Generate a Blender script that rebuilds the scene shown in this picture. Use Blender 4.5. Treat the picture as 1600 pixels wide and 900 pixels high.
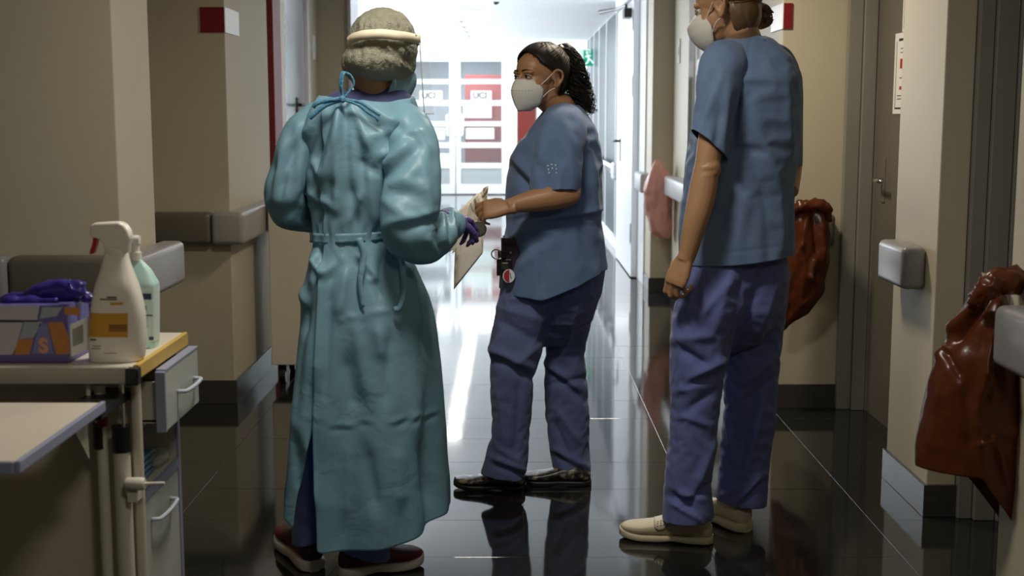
import bpy, bmesh, math, random
import numpy as np
from mathutils import Vector, Matrix, noise

for o in list(bpy.data.objects):
    bpy.data.objects.remove(o)
scene = bpy.context.scene
COL = scene.collection
PI = math.pi

# ------------------------------------------------------------------ camera, world, light, exposure
F_PX, CAM_H = 2000.0, 1.39
PITCH = math.atan(0.135)
CP, SP = math.cos(PITCH), math.sin(PITCH)
cam_d = bpy.data.cameras.new('camera')
cam_d.sensor_width = 36.0
cam_d.lens = 36.0 * F_PX / 1600.0
cam_d.clip_start = 0.05
cam_d.dof.use_dof = True
cam_d.dof.focus_distance = 4.3
cam_d.dof.aperture_fstop = 4.5
cam = bpy.data.objects.new('camera', cam_d)
cam.location = (0, 0, CAM_H)
cam.rotation_euler = (PI / 2 - PITCH, 0, 0)
COL.objects.link(cam)
scene.camera = cam

world = bpy.data.worlds.new('daylight')
scene.world = world
world.use_nodes = True
bg = world.node_tree.nodes['Background']
bg.inputs[0].default_value = (0.86, 0.93, 1.0, 1)
bg.inputs[1].default_value = 3.0

def area_light(name, loc, rot, sx, sy, power, color, spread=180):
    l = bpy.data.lights.new(name, 'AREA')
    l.shape = 'RECTANGLE'
    l.size, l.size_y = sx, sy
    l.energy = power
    l.color = color
    l.spread = math.radians(spread)
    o = bpy.data.objects.new(name, l)
    o.location = loc
    o.rotation_euler = rot
    COL.objects.link(o)
    return o
# daylight entering the far corridor through its left-hand window band
area_light('window_daylight', (-1.97, 16.6, 1.55), (0, -PI / 2, 0), 1.5, 11.0, 330, (0.88, 0.95, 1.0))

scene.view_settings.view_transform = 'Standard'
scene.view_settings.look = 'None'
scene.view_settings.exposure = 0.0
scene.view_settings.gamma = 1.0
scene.view_settings.use_curve_mapping = False
scene.cycles.use_denoising = True
scene.cycles.max_bounces = 10
scene.cycles.diffuse_bounces = 5
scene.cycles.glossy_bounces = 5
scene.cycles.transparent_max_bounces = 16
scene.cycles.sample_clamp_indirect = 6.0
scene.cycles.caustics_reflective = False
scene.cycles.caustics_refractive = False

# ------------------------------------------------------------------ photograph geometry helpers
def P(px, py, Y):
    """world point at depth Y seen at photograph pixel (px, py)"""
    u, v = (px - 800) / F_PX, (450 - py) / F_PX
    k = Y / (CP + v * SP)
    return Vector((u * k, Y, CAM_H + k * (-SP + v * CP)))
def FLR(px, py, z=0.0):
    u, v = (px - 800) / F_PX, (450 - py) / F_PX
    k = (z - CAM_H) / (-SP + v * CP)
    return Vector((u * k, k * (CP + v * SP), z))
def project(V):
    d = V - np.array([0, 0, CAM_H])
    dep = d[:, 1] * CP - d[:, 2] * SP
    up = d[:, 1] * SP + d[:, 2] * CP
    return 800 + F_PX * d[:, 0] / dep, 450 - F_PX * up / dep

# ------------------------------------------------------------------ materials
MATS = {}
def mat(name, col, rough=0.5, metal=0.0, spec=0.5, emit=None, estr=1.0, bump=None, vary=0.0, vscale=6.0,
        trans=0.0, alpha=1.0, sheen=0.0, coat=0.0, ior=1.5):
    if name in MATS:
        return MATS[name]
    m = bpy.data.materials.new(name)
    m.use_nodes = True
    nt = m.node_tree
    b = nt.nodes['Principled BSDF']
    b.inputs['Base Color'].default_value = (*col, 1)
    b.inputs['Roughness'].default_value = rough
    b.inputs['Metallic'].default_value = metal
    b.inputs['Specular IOR Level'].default_value = spec
    b.inputs['IOR'].default_value = ior
    b.inputs['Transmission Weight'].default_value = trans
    b.inputs['Alpha'].default_value = alpha
    b.inputs['Sheen Weight'].default_value = sheen
    b.inputs['Coat Weight'].default_value = coat
    if emit:
        b.inputs['Emission Color'].default_value = (*emit, 1)
        b.inputs['Emission Strength'].default_value = estr
    tc = nt.nodes.new('ShaderNodeTexCoord')
    if vary > 0:
        n = nt.nodes.new('ShaderNodeTexNoise')
        n.inputs['Scale'].default_value = vscale
        n.inputs['Detail'].default_value = 5
        nt.links.new(tc.outputs['Object'], n.inputs['Vector'])
        r = nt.nodes.new('ShaderNodeMapRange')
        r.inputs['To Min'].default_value = 1 - vary
        r.inputs['To Max'].default_value = 1 + vary
        nt.links.new(n.outputs['Fac'], r.inputs['Value'])
        hs = nt.nodes.new('ShaderNodeHueSaturation')
        hs.inputs['Color'].default_value = (*col, 1)
        nt.links.new(r.outputs['Result'], hs.inputs['Value'])
        nt.links.new(hs.outputs['Color'], b.inputs['Base Color'])
    if bump:
        sc, dist, st = bump[:3]
        n2 = nt.nodes.new('ShaderNodeTexNoise')
        n2.inputs['Scale'].default_value = sc
        n2.inputs['Detail'].default_value = 4
        if len(bump) > 3:
            mp = nt.nodes.new('ShaderNodeMapping')
            mp.inputs['Scale'].default_value = bump[3]
            nt.links.new(tc.outputs['Object'], mp.inputs['Vector'])
            nt.links.new(mp.outputs['Vector'], n2.inputs['Vector'])
        else:
            nt.links.new(tc.outputs['Object'], n2.inputs['Vector'])
        bp = nt.nodes.new('ShaderNodeBump')
        bp.inputs['Distance'].default_value = dist
        bp.inputs['Strength'].default_value = st
        nt.links.new(n2.outputs['Fac'], bp.inputs['Height'])
        nt.links.new(bp.outputs['Normal'], b.inputs['Normal'])
    MATS[name] = m
    return m

WALL = mat('wall_paint', (0.515, 0.47, 0.355), 0.55, bump=(180, 0.001, 0.15), vary=0.04, vscale=2.5)
WHITEWALL = mat('white_wall_paint', (0.86, 0.88, 0.9), 0.5, vary=0.02)
CEIL = mat('ceiling_white', (0.9, 0.91, 0.92), 0.6, vary=0.02)
SKIRT = mat('baseboard_stone', (0.055, 0.052, 0.047), 0.16, vary=0.25, vscale=30)
FLOORM = mat('polished_dark_stone', (0.016, 0.016, 0.016), 0.065, spec=0.6, vary=0.5, vscale=60, bump=(2.2, 0.004, 0.10), ior=1.55)
GROUT = mat('floor_grout', (0.03, 0.03, 0.03), 0.4, vary=0.2)
FRAME = mat('door_frame_grey', (0.25, 0.245, 0.22), 0.35, vary=0.05)
DOORG = mat('door_leaf_grey', (0.16, 0.145, 0.12), 0.45, vary=0.06)
REDP = mat('red_paint', (0.19, 0.004, 0.010), 0.4, vary=0.05)
REDWALL = mat('brick_red_panel', (0.17, 0.015, 0.011), 0.35, vary=0.05)
WHITEP = mat('white_lacquer', (0.88, 0.9, 0.93), 0.25, vary=0.02)
LAV = mat('lavender_grey_metal', (0.55, 0.54, 0.58), 0.25, metal=0.55, vary=0.03)
RAILD = mat('bumper_rail_brown_grey', (0.12, 0.108, 0.088), 0.38, vary=0.05)
RAILL = mat('bumper_rail_grey', (0.30, 0.30, 0.31), 0.34, vary=0.05, spec=0.5)
CAPM = mat('bumper_rail_cap', (0.33, 0.32, 0.31), 0.3, vary=0.05)
CHROME = mat('chrome', (0.75, 0.75, 0.74), 0.15, metal=1.0, vary=0.02)
BLACKP = mat('black_plastic', (0.012, 0.012, 0.012), 0.35, vary=0.1)
CREAMP = mat('cream_laminate', (0.68, 0.63, 0.53), 0.4, vary=0.03)
PURED = mat('purple_edge_band', (0.30, 0.33, 0.47), 0.4, vary=0.04)
PALEP = mat('pale_grey_laminate', (0.52, 0.54, 0.50), 0.4, vary=0.03)
YELED = mat('yellow_wood_edge', (0.62, 0.42, 0.10), 0.5, vary=0.15, vscale=40)
SKIN = mat('skin_tan', (0.42, 0.22, 0.11), 0.45, vary=0.10, vscale=25, bump=(220, 0.0008, 0.2))
SKIN3 = mat('skin_fair', (0.46, 0.255, 0.135), 0.45, vary=0.10, vscale=25, bump=(220, 0.0008, 0.2))
BRED = None

# ------------------------------------------------------------------ mesh helpers
class MB:
    def __init__(self):
        self.v, self.f = [], []
    def add(self, vs, fs):
        b = len(self.v)
        self.v += [tuple(p) for p in vs]
        self.f += [tuple(i + b for i in q) for q in fs]
        return self
    def box(self, a, b):
        x0, y0, z0 = [min(a[i], b[i]) for i in range(3)]
        x1, y1, z1 = [max(a[i], b[i]) for i in range(3)]
        return self.add([(x0, y0, z0), (x1, y0, z0), (x1, y1, z0), (x0, y1, z0), (x0, y0, z1), (x1, y0, z1), (x1, y1, z1), (x0, y1, z1)],
                        [(0, 3, 2, 1), (4, 5, 6, 7), (0, 1, 5, 4), (1, 2, 6, 5), (2, 3, 7, 6), (3, 0, 4, 7)])
    def loft(self, rings, cap0=True, cap1=True, closed=True):
        n = len(rings[0])
        b = len(self.v)
        for r in rings:
            self.v += [tuple(p) for p in r]
        for i in range(len(rings) - 1):
            for j in range(n if closed else n - 1):
                k = (j + 1) % n
                self.f.append((b + i * n + j, b + i * n + k, b + (i + 1) * n + k, b + (i + 1) * n + j))
        if cap0:
            self.f.append(tuple(b + j for j in reversed(range(n))))
        if cap1:
            self.f.append(tuple(b + (len(rings) - 1) * n + j for j in range(n)))
        return self
    def tube(self, pts, rad, n=12, cap=True, flat=1.0, up=None):
        pts = [Vector(p) for p in pts]
        if not isinstance(rad, (list, tuple)):
            rad = [rad] * len(pts)
        rings, ref = [], None
        for i, p in enumerate(pts):
            t = (pts[min(i + 1, len(pts) - 1)] - pts[max(i - 1, 0)]).normalized()
            if ref is None:
                ref = Vector(up) if up else (Vector((0, 0, 1)) if abs(t.z) < 0.9 else Vector((1, 0, 0)))
            a = ref - t * ref.dot(t)
            if a.length < 1e-6:
                a = t.orthogonal()
            a.normalize()
            ref = a
            c = t.cross(a)
            ra, rc = (rad[i], rad[i] * flat) if not isinstance(rad[i], (list, tuple)) else rad[i]
            rings.append([p + a * (ra * math.cos(2 * PI * k / n)) + c * (rc * math.sin(2 * PI * k / n)) for k in range(n)])
        return self.loft(rings, cap, cap)
    def ell(self, c, r, M=None, nu=20, nv=12):
        c = Vector(c)
        rings = []
        for i in range(1, nv):
            th = PI * i / nv
            rings.append([Vector((r[0] * math.sin(th) * math.cos(2 * PI * j / nu), r[1] * math.sin(th) * math.sin(2 * PI * j / nu), -r[2] * math.cos(th))) for j in range(nu)])
        top, bot = Vector((0, 0, r[2])), Vector((0, 0, -r[2]))
        b = len(self.v)
        tr = (lambda q: c + (M @ q if M else q))
        for rg in rings:
            self.v += [tuple(tr(q)) for q in rg]
        self.v += [tuple(tr(bot)), tuple(tr(top))]
        ib, it = b + (nv - 1) * nu, b + (nv - 1) * nu + 1
        for i in range(nv - 2):
            for j in range(nu):
                k = (j + 1) % nu
                self.f.append((b + i * nu + j, b + i * nu + k, b + (i + 1) * nu + k, b + (i + 1) * nu + j))
        for j in range(nu):
            k = (j + 1) % nu
            self.f.append((ib, b + k, b + j))
            self.f.append((it, b + (nv - 2) * nu + j, b + (nv - 2) * nu + k))
        return self
    def prism(self, poly, thick, o, ax, ay, az):
        """polygon in the (ax, ay) plane at o, extruded along az"""
        o, ax, ay, az = Vector(o), Vector(ax), Vector(ay), Vector(az)
        n = len(poly)
        vs = [o + ax * x + ay * y for x, y in poly] + [o + ax * x + ay * y + az * thick for x, y in poly]
        fs = [tuple(reversed(range(n))), tuple(range(n, 2 * n))]
        fs += [(i, (i + 1) % n, n + (i + 1) % n, n + i) for i in range(n)]
        return self.add(vs, fs)

def wloc(o):
    v = Vector((0, 0, 0))
    while o:
        v += o.location
        o = o.parent
    return v
def obj(name, mb, material, parent=None, smooth=False, bevel=0.0, seg=2, solid=0.0, subd=0, fixn=True, base=False, autosm=None):
    V = np.array(mb.v, float)
    off = np.array(wloc(parent)) if parent else np.zeros(3)
    loc = np.zeros(3)
    if base and not parent:
        loc = np.array([(V[:, 0].min() + V[:, 0].max()) / 2, (V[:, 1].min() + V[:, 1].max()) / 2, V[:, 2].min()])
    me = bpy.data.meshes.new(name)
    me.from_pydata((V - off - loc).tolist(), [], mb.f)
    if fixn or bevel:
        bm = bmesh.new()
        bm.from_mesh(me)
        if fixn:
            bmesh.ops.recalc_face_normals(bm, faces=bm.faces)
        if bevel:
            es = [e for e in bm.edges if e.is_manifold and e.calc_face_angle(0) > 0.5]
            bmesh.ops.bevel(bm, geom=es, offset=bevel, segments=seg, affect='EDGES', profile=0.5, clamp_overlap=True)
        bm.to_mesh(me)
        bm.free()
    me.materials.append(material)
    if smooth:
        me.polygons.foreach_set('use_smooth', [True] * len(me.polygons))
    if autosm:
        me.polygons.foreach_set('use_smooth', [True] * len(me.polygons))
        me.set_sharp_from_angle(angle=autosm)
    o = bpy.data.objects.new(name, me)
    o.location = loc
    COL.objects.link(o)
    if parent:
        o.parent = parent
    if solid:
        m = o.modifiers.new('thickness', 'SOLIDIFY')
        m.thickness = solid
        m.offset = -1
    if subd:
        m = o.modifiers.new('subdivision', 'SUBSURF')
        m.levels = m.render_levels = subd
    return o
def tag(o, label, cat, group=None, kind=None):
    if label: o['label'] = label
    if cat: o['category'] = cat
    if group: o['group'] = group
    if kind: o['kind'] = kind
    return o
def thing(name, loc, label, cat, group=None):
    o = bpy.data.objects.new(name, None)
    o.empty_display_size = 0.1
    o.location = loc
    COL.objects.link(o)
    return tag(o, label, cat, group)
def struct(name, mb, material, bevel=0.0, smooth=False, parent=None):
    o = obj(name, mb, material, parent, bevel=bevel, smooth=smooth)
    if not parent:
        o['kind'] = 'structure'
    return o
def tobox(a, b):
    return MB().box(a, b)

def interp(keys, x):
    """smooth (Catmull-Rom style) interpolation of rows keyed on their first entry"""
    ks = [k[0] for k in keys]
    x = min(max(x, ks[0]), ks[-1])
    i = max(0, min(len(ks) - 2, int(np.searchsorted(ks, x, side='right')) - 1))
    t = (x - ks[i]) / (ks[i + 1] - ks[i])
    out = []
    for c in range(1, len(keys[0])):
        p1, p2 = keys[i][c], keys[i + 1][c]
        h = ks[i + 1] - ks[i]
        def slope(j):
            if j == 0: return (keys[1][c] - keys[0][c]) / (ks[1] - ks[0])
            if j == len(ks) - 1: return (keys[-1][c] - keys[-2][c]) / (ks[-1] - ks[-2])
            a = (keys[j][c] - keys[j - 1][c]) / (ks[j] - ks[j - 1])
            b = (keys[j + 1][c] - keys[j][c]) / (ks[j + 1] - ks[j])
            return 0 if a * b <= 0 else 2 * a * b / (a + b)
        m1, m2 = slope(i) * h, slope(i + 1) * h
        out.append(p1 * (2 * t ** 3 - 3 * t ** 2 + 1) + m1 * (t ** 3 - 2 * t ** 2 + t) + p2 * (-2 * t ** 3 + 3 * t ** 2) + m2 * (t ** 3 - t ** 2))
    return out
def spow(x, p):
    return math.copysign(abs(x) ** p, x)
def ring(c, a, b, n=32, e=2.3, ax=Vector((1, 0, 0)), ay=Vector((0, 1, 0))):
    p = 2.0 / e
    return [c + ax * (a * spow(math.cos(2 * PI * k / n), p)) + ay * (b * spow(math.sin(2 * PI * k / n), p)) for k in range(n)]
def ringpx(py, xl, xr, Y, b, n=32, e=2.3, slope=0.0):
    A, B = P(xl, py, Y), P(xr, py, Y)
    c = (A + B) / 2
    return ring(c, (B.x - A.x) / 2, b, n, e, Vector((1, 0, slope)))
def smoothpath(pts, n):
    pts = [Vector(p) for p in pts]
    keys = [(i, *p) for i, p in enumerate(pts)]
    return [Vector(interp(keys, (len(pts) - 1) * k / (n - 1))) for k in range(n)]
def smoothvals(vals, n):
    keys = [(i, v) for i, v in enumerate(vals)]
    return [interp(keys, (len(vals) - 1) * k / (n - 1))[0] for k in range(n)]

def fuse(mb, voxel, smooth=4, fac=0.5):
    """merge overlapping closed shapes into one continuous skin"""
    me = bpy.data.meshes.new('tmp')
    me.from_pydata(mb.v, [], mb.f)
    bm = bmesh.new(); bm.from_mesh(me)
    bmesh.ops.recalc_face_normals(bm, faces=bm.faces)
    bm.to_mesh(me); bm.free()
    o = bpy.data.objects.new('tmp', me)
    COL.objects.link(o)
    r = o.modifiers.new('r', 'REMESH')
    r.mode = 'VOXEL'; r.voxel_size = voxel
    s = o.modifiers.new('s', 'SMOOTH')
    s.iterations = smooth; s.factor = fac
    dg = bpy.context.evaluated_depsgraph_get()
    ev = o.evaluated_get(dg).to_mesh()
    V = np.zeros(len(ev.vertices) * 3); ev.vertices.foreach_get('co', V)
    F = [tuple(p.vertices) for p in ev.polygons]
    out = MB()
    out.v = [tuple(p) for p in V.reshape(-1, 3)]
    out.f = F
    bpy.data.objects.remove(o)
    return out
def vnormals(mb):
    V = np.array(mb.v, float)
    N = np.zeros_like(V)
    F4 = np.array([f if len(f) == 4 else (f[0], f[1], f[2], f[2]) for f in mb.f if len(f) in (3, 4)])
    n = np.cross(V[F4[:, 2]] - V[F4[:, 0]], V[F4[:, 3]] - V[F4[:, 1]])
    t = np.where(F4[:, 2] == F4[:, 3])[0]
    if len(t):
        n[t] = np.cross(V[F4[t, 1]] - V[F4[t, 0]], V[F4[t, 2]] - V[F4[t, 0]])
    for k in range(4):
        np.add.at(N, F4[:, k], n)
    L = np.linalg.norm(N, axis=1, keepdims=True)
    return V, N / np.maximum(L, 1e-12)
def sculpt(mb, strokes, noise_amp=0.0, noise_scale=(7, 7, 3.5), seed=0, outward=True, nz2=0.0, ridge=0.0, gain=1.0):
    """press folds into a cloth: every stroke (x0, y0, x1, y1, width, height) is a ridge (+) or groove (-) along a line"""
    V, N = vnormals(mb)
    if outward:
        c = V.mean(0)
        if ((V - c) * N).sum() < 0:
            N = -N
    px, py = project(V)
    cam_dir = np.array([0, 0, CAM_H]) - V
    cam_dir /= np.linalg.norm(cam_dir, axis=1, keepdims=True)
    face = np.clip((N * cam_dir).sum(1) * 3 + 0.5, 0, 1)
    D = np.zeros(len(V))
    for s in strokes:
        x0, y0, x1, y1, w, h = s[:6]
        dx, dy = x1 - x0, y1 - y0
        L2 = dx * dx + dy * dy
        t = ((px - x0) * dx + (py - y0) * dy) / L2
        tc = np.clip(t, 0, 1)
        d = np.hypot(px - x0 - tc * dx, py - y0 - tc * dy) / w
        side = np.sign((px - x0) * dy - (py - y0) * dx)
        prof = np.exp(-np.power(d, 1.5))
        ends = np.clip(np.sin(np.pi * np.clip(0.08 + 0.84 * tc, 0, 1)) * 1.6, 0, 1)
        D += gain * h * prof * ends * face
    V = V + N * D[:, None]
    if noise_amp or nz2 or ridge:
        sx, sy, sz = noise_scale
        E = np.zeros(len(V))
        for i in range(len(V)):
            x, y, z = V[i]
            q = Vector((x * sx + seed, y * sy, z * sz + seed * 1.7))
            e = noise_amp * noise.noise(q)
            if nz2:
                e += nz2 * noise.noise(q * 2.7)
            if ridge:
                e += ridge * (0.35 - abs(noise.noise(q * 1.6 + Vector((9, 3, 5)))))
            E[i] = e
        V = V + N * E[:, None]
    mb.v = [tuple(p) for p in V]
    return mb
def cut_below(mb, co, no, sel=None):
    """trim everything on the +no side of a plane (a hem)"""
    me = bpy.data.meshes.new('tmp'); me.from_pydata(mb.v, [], mb.f)
    bm = bmesh.new(); bm.from_mesh(me)
    fs = [f for f in bm.faces if sel is None or sel(f.calc_center_median())]
    es = {e for f in fs for e in f.edges}
    vs = {v for f in fs for v in f.verts}
    bmesh.ops.bisect_plane(bm, geom=list(fs) + list(es) + list(vs), dist=1e-5, plane_co=co, plane_no=no, clear_outer=True)
    out = MB()
    bm.verts.index_update()
    out.v = [tuple(v.co) for v in bm.verts]
    out.f = [tuple(v.index for v in f.verts) for f in bm.faces]
    bm.free(); bpy.data.meshes.remove(me)
    return out
def text_obj(name, s, size, loc, rot, material, parent=None, depth=0.0004, align='CENTER', bold=0.0):
    cu = bpy.data.curves.new(name, 'FONT')
    cu.body = s; cu.size = size; cu.extrude = depth; cu.offset = bold; cu.align_x = align; cu.align_y = 'CENTER'
    t = bpy.data.objects.new('tmp', cu); COL.objects.link(t)
    dg = bpy.context.evaluated_depsgraph_get()
    me = bpy.data.meshes.new_from_object(t.evaluated_get(dg))
    bpy.data.objects.remove(t)
    M = Matrix.Translation(Vector(loc)) @ rot.to_4x4()
    mb = MB()
    mb.v = [tuple(M @ v.co) for v in me.vertices]
    mb.f = [tuple(p.vertices) for p in me.polygons]
    return obj(name, mb, material, parent, fixn=False)

# ------------------------------------------------------------------ the setting
CZ = 2.48
FAR = 22.6
# floor: grout bed with single polished slabs on the near part, joined slabs further off
fl = struct('floor', tobox((-3.2, -2.6, -0.12), (3.2, 26.4, -0.0035)), GROUT)
TX, TY = 0.60, 0.375
tile_me = None
rnd = random.Random(4)
far_mb = MB()
for i in range(-5, 6):
    for j in range(-6, 58):
        x0, y0 = 0.04 + i * TX, 0.535 + j * TY
        if x0 < -2.99 or x0 + TX > 3.3 or y0 + TY > FAR + 0.3 or y0 < 1.6:
            continue
        if y0 > 6.1 and (x0 > 1.7 or x0 + TX < -2.6): continue
        if y0 > 9.6:
            far_mb.box((x0 + 0.0008, y0 + 0.0008, -0.0035), (x0 + TX - 0.0008, y0 + TY - 0.0008, 0))
            continue
        if tile_me is None:
            t = obj('tile', tobox((0.0006, 0.0006, -0.0035), (TX - 0.0006, TY - 0.0006, 0)), FLOORM, fl, bevel=0.0004, seg=1)
            tile_me = t.data
        else:
            t = bpy.data.objects.new('tile', tile_me); COL.objects.link(t); t.parent = fl
        t.location = (x0, y0, 0)
        t.rotation_euler = (rnd.gauss(0, 0.0006), rnd.gauss(0, 0.0006), 0)
tf = obj('distant_tiles', far_mb, FLOORM, fl); tf['kind'] = 'stuff'
nb = MB().box((-3.1, -2.5, -0.0035), (3.1, 1.6, 0)); tn = obj('unseen_tiles', nb, FLOORM, fl); tn['kind'] = 'stuff'

struct('ceiling', tobox((-3.2, -2.6, CZ), (3.2, 26.4, CZ + 0.1)), CEIL)
# left side, from the camera inwards
struct('wall_left', tobox((-3.1, 4.20, 0), (-1.29, 4.62, CZ)), WALL, bevel=0.004)
struct('wall_left', tobox((-2.3, 6.10, 0), (-1.345, 7.15, CZ)), WALL, bevel=0.004)
struct('wall_left', tobox((-2.3, 4.62, 0), (-2.2, 6.10, CZ)), WALL)
struct('wall_left', tobox((-1.7, 7.15, 0), (-1.50, 10.05, CZ)), WALL)
struct('wall_left', tobox((-2.2, 10.05, 0), (-1.26, 10.45, CZ)), WALL, bevel=0.004)
struct('wall_left', tobox((-3.2, -2.6, 0), (-3.1, 4.9, CZ)), WALL)
# far corridor, window band in its left wall
w = MB().box((-2.12, 10.45, 0), (-2.0, 11.0, CZ)).box((-2.12, 22.2, 0), (-2.0, FAR, CZ))
w.box((-2.12, 11.0, 0), (-2.0, 22.2, 0.78)).box((-2.12, 11.0, 2.32), (-2.0, 22.2, CZ))
struct('wall_left', w, WHITEWALL)
win = struct('window_1', MB().box((-2.1, 11.0, 0.78), (-2.02, 22.2, 0.83)).box((-2.1, 11.0, 2.27), (-2.02, 22.2, 2.32)), WHITEP)
for k in range(9):
    y = 11.0 + k * 1.393
    obj('mullion', tobox((-2.1, y, 0.83), (-2.02, min(y + 0.05, 22.2), 2.27)), WHITEP, win)
# right side
struct('wall_right', tobox((1.265, -2.6, 0), (1.60, 3.22, CZ)), WALL, bevel=0.004)
struct('wall_right', tobox((1.445, 4.33, 0), (1.545, 4.81, CZ)), WALL, bevel=0.004)
struct('wall_right', tobox((1.545, 4.45, 0), (1.85, 4.81, CZ)), WALL)
struct('wall_right', tobox((1.85, 3.0, 0), (1.95, 6.2, CZ)), WALL)
struct('wall_right', tobox((1.25, 6.012, 0), (1.9, 7.35, CZ)), WALL, bevel=0.004)
struct('wall_right', tobox((1.25, 9.12, 0), (1.40, 10.05, CZ)), WALL, bevel=0.003)
struct('wall_right', tobox((1.40, 7.2, 0), (1.55, 10.05, CZ)), WALL)
struct('wall_right', tobox((1.09, 10.05, 0), (1.40, 10.45, CZ)), WALL, bevel=0.004)
struct('wall_right', tobox((1.16, 10.45, 0), (1.5, FAR, CZ)), WHITEWALL)
# behind the camera and beyond the end doors
struct('wall_back', tobox((-3.1, -2.6, 0), (3.2, -2.5, CZ)), WALL)
GREENW = mat('pale_green_paint', (0.72, 0.84, 0.78), 0.5, vary=0.02)
struct('wall_end', MB().box((0.09, FAR, 2.1), (0.42, FAR + 0.1, CZ)).box((0.09, FAR, 0), (0.42, FAR + 0.1, 2.1)).box((-2.1, FAR, 2.475), (1.2, FAR + 0.1, CZ)).box((-2.1, FAR, 0), (-1.95, FAR + 0.1, CZ)).box((0.42, FAR, 0), (1.2, FAR + 0.1, CZ)), WHITEWALL)
struct('wall_end', MB().box((-2.6, 26.2, 0), (1.6, 26.3, CZ)), mat('pale_blue_wall', (0.55, 0.62, 0.68), 0.5, vary=0.03))
struct('wall_end', MB().box((-0.9, 24.6, 0), (0.45, 24.7, 2.15)), REDWALL)
struct('wall_end', MB().box((1.5, FAR, 0), (1.6, 26.3, CZ)).box((-2.7, FAR, 0), (-2.6, 26.3, CZ)), WHITEWALL)
struct('trim_1', MB().box((0.09, FAR - 0.03, 0), (0.42, FAR, 2.1)), REDWALL)

# baseboards (polished dark stone, slightly proud)
BH = 0.115
def baseboard(side, a, b):
    return struct('baseboard_' + side, tobox((a[0], a[1], 0), (b[0], b[1], BH)), SKIRT, bevel=0.002)
baseboard('left', (-3.1, 4.188, 0), (-1.278, 4.632, 0))
baseboard('left', (-2.2, 6.088, 0), (-1.333, 7.162, 0))
baseboard('left', (-1.5, 7.17, 0), (-1.488, 7.95, 0))
baseboard('left', (-1.5, 9.45, 0), (-1.488, 10.03, 0))
baseboard('left', (-2.0, 10.038, 0), (-1.248, 10.46, 0))
baseboard('right', (1.433, 4.318, 0), (1.557, 4.822, 0))
baseboard('right', (1.253, -2.4, 0), (1.265, 3.232, 0))
baseboard('right', (1.238, 5.998, 0), (1.55, 7.36, 0))
baseboard('right', (1.238, 9.11, 0), (1.25, 10.03, 0))
baseboard('right', (1.078, 10.038, 0), (1.25, 10.46, 0))

# door in the niche behind the pillar on the right
d1 = struct('door_1', tobox((1.682, 4.83, 0), (1.72, 5.95, 2.12)), DOORG)
obj('frame_jamb', MB().box((1.545, 5.97, 0), (1.61, 6.01, 2.25)).box((1.612, 5.95, 0), (1.672, 6.01, 2.25)), FRAME, d1, bevel=0.003)
obj('frame_jamb', tobox((1.67, 5.955, 0), (1.85, 6.2, 2.25)), FRAME, d1)
obj('frame_head', tobox((1.66, 4.81, 2.13), (1.85, 5.97, 2.25)), FRAME, d1)
obj('panel_above', tobox((1.68, 4.81, 2.25), (1.85, 6.0, CZ)), WALL, d1)
hp = P(1352, 281, 5.82)
hz = hp.z
hd = MB().tube([(1.682, 5.80, hz), (1.635, 5.80, hz), (1.63, 5.785, hz), (1.63, 5.66, hz)], 0.009, 10)
obj('handle', hd, CHROME, d1, smooth=True)
obj('handle_plate', tobox((1.676, 5.775, hz - 0.10), (1.684, 5.825, hz + 0.10)), DOORG, d1, bevel=0.002)

# door in the nearer right-hand niche (only its jamb shows)
d2 = struct('door_2', tobox((1.745, 3.21, 0), (1.78, 4.28, 2.12)), DOORG)
obj('frame_jamb', MB().box((1.547, 4.30, 0), (1.595, 4.36, 2.25)).box((1.597, 4.28, 0), (1.668, 4.36, 2.25)), FRAME, d2, bevel=0.003)
obj('frame_jamb', tobox((1.67, 4.265, 0), (1.725, 4.36, 2.25)), FRAME, d2, bevel=0.003)
obj('frame_head', tobox((1.6, 3.21, 2.13), (1.85, 4.3, CZ)), FRAME, d2)
obj('frame_jamb', tobox((1.60, 3.05, 0), (1.85, 3.21, CZ)), FRAME, d2)

# left recess: red jamb, cream frame, metallic lavender leaf
d3 = struct('door_3', tobox((-1.498, 8.42, 0), (-1.485, 9.32, 2.3)), LAV)
obj('red_jamb', tobox((-1.5, 7.96, 0), (-1.46, 8.22, CZ)), REDP, d3, bevel=0.003)
obj('cream_jamb', tobox((-1.5, 8.22, 0), (-1.472, 8.42, CZ)), CREAMP, d3, bevel=0.003)
obj('steel_jamb', tobox((-1.5, 9.32, 0), (-1.462, 9.42, CZ)), WHITEP, d3, bevel=0.003)
obj('leaf_panel', tobox((-1.486, 8.42, 2.3), (-1.478, 9.32, CZ)), LAV, d3)
hq = P(462, 164, 8.9)
obj('handle', MB().tube([(-1.485, 8.95, hq.z), (-1.44, 8.95, hq.z), (-1.435, 8.9, hq.z), (-1.435, 8.78, hq.z)], 0.011, 8).box((-1.486, 8.9, hq.z - 0.09), (-1.476, 8.99, hq.z + 0.05)), BLACKP, d3)

# glazed door on the right-hand wall behind the tall person
d4 = struct('door_4', MB().box((1.28, 7.35, 0), (1.33, 7.47, 2.3)).box((1.28, 9.02, 0), (1.33, 9.12, 2.3)).box((1.28, 7.47, 1.66), (1.33, 9.02, 1.77)).box((1.28, 7.47, 0), (1.33, 9.02, 0.3)).box((1.28, 7.35, 2.25), (1.33, 9.12, CZ)), WHITEP, bevel=0.004)
obj('upper_pane', tobox((1.295, 7.47, 1.77), (1.31, 9.02, 2.25)), mat('frosted_lavender_pane', (0.60, 0.62, 0.70), 0.18, vary=0.03), d4)
obj('lower_pane', tobox((1.295, 7.47, 0.3), (1.31, 9.02, 1.66)), mat('dark_green_pane', (0.16, 0.17, 0.12), 0.15, vary=0.05), d4)
obj('steel_edge', tobox((1.238, 9.10, 0), (1.28, 9.125, 2.46)), CHROME, d4)

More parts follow.
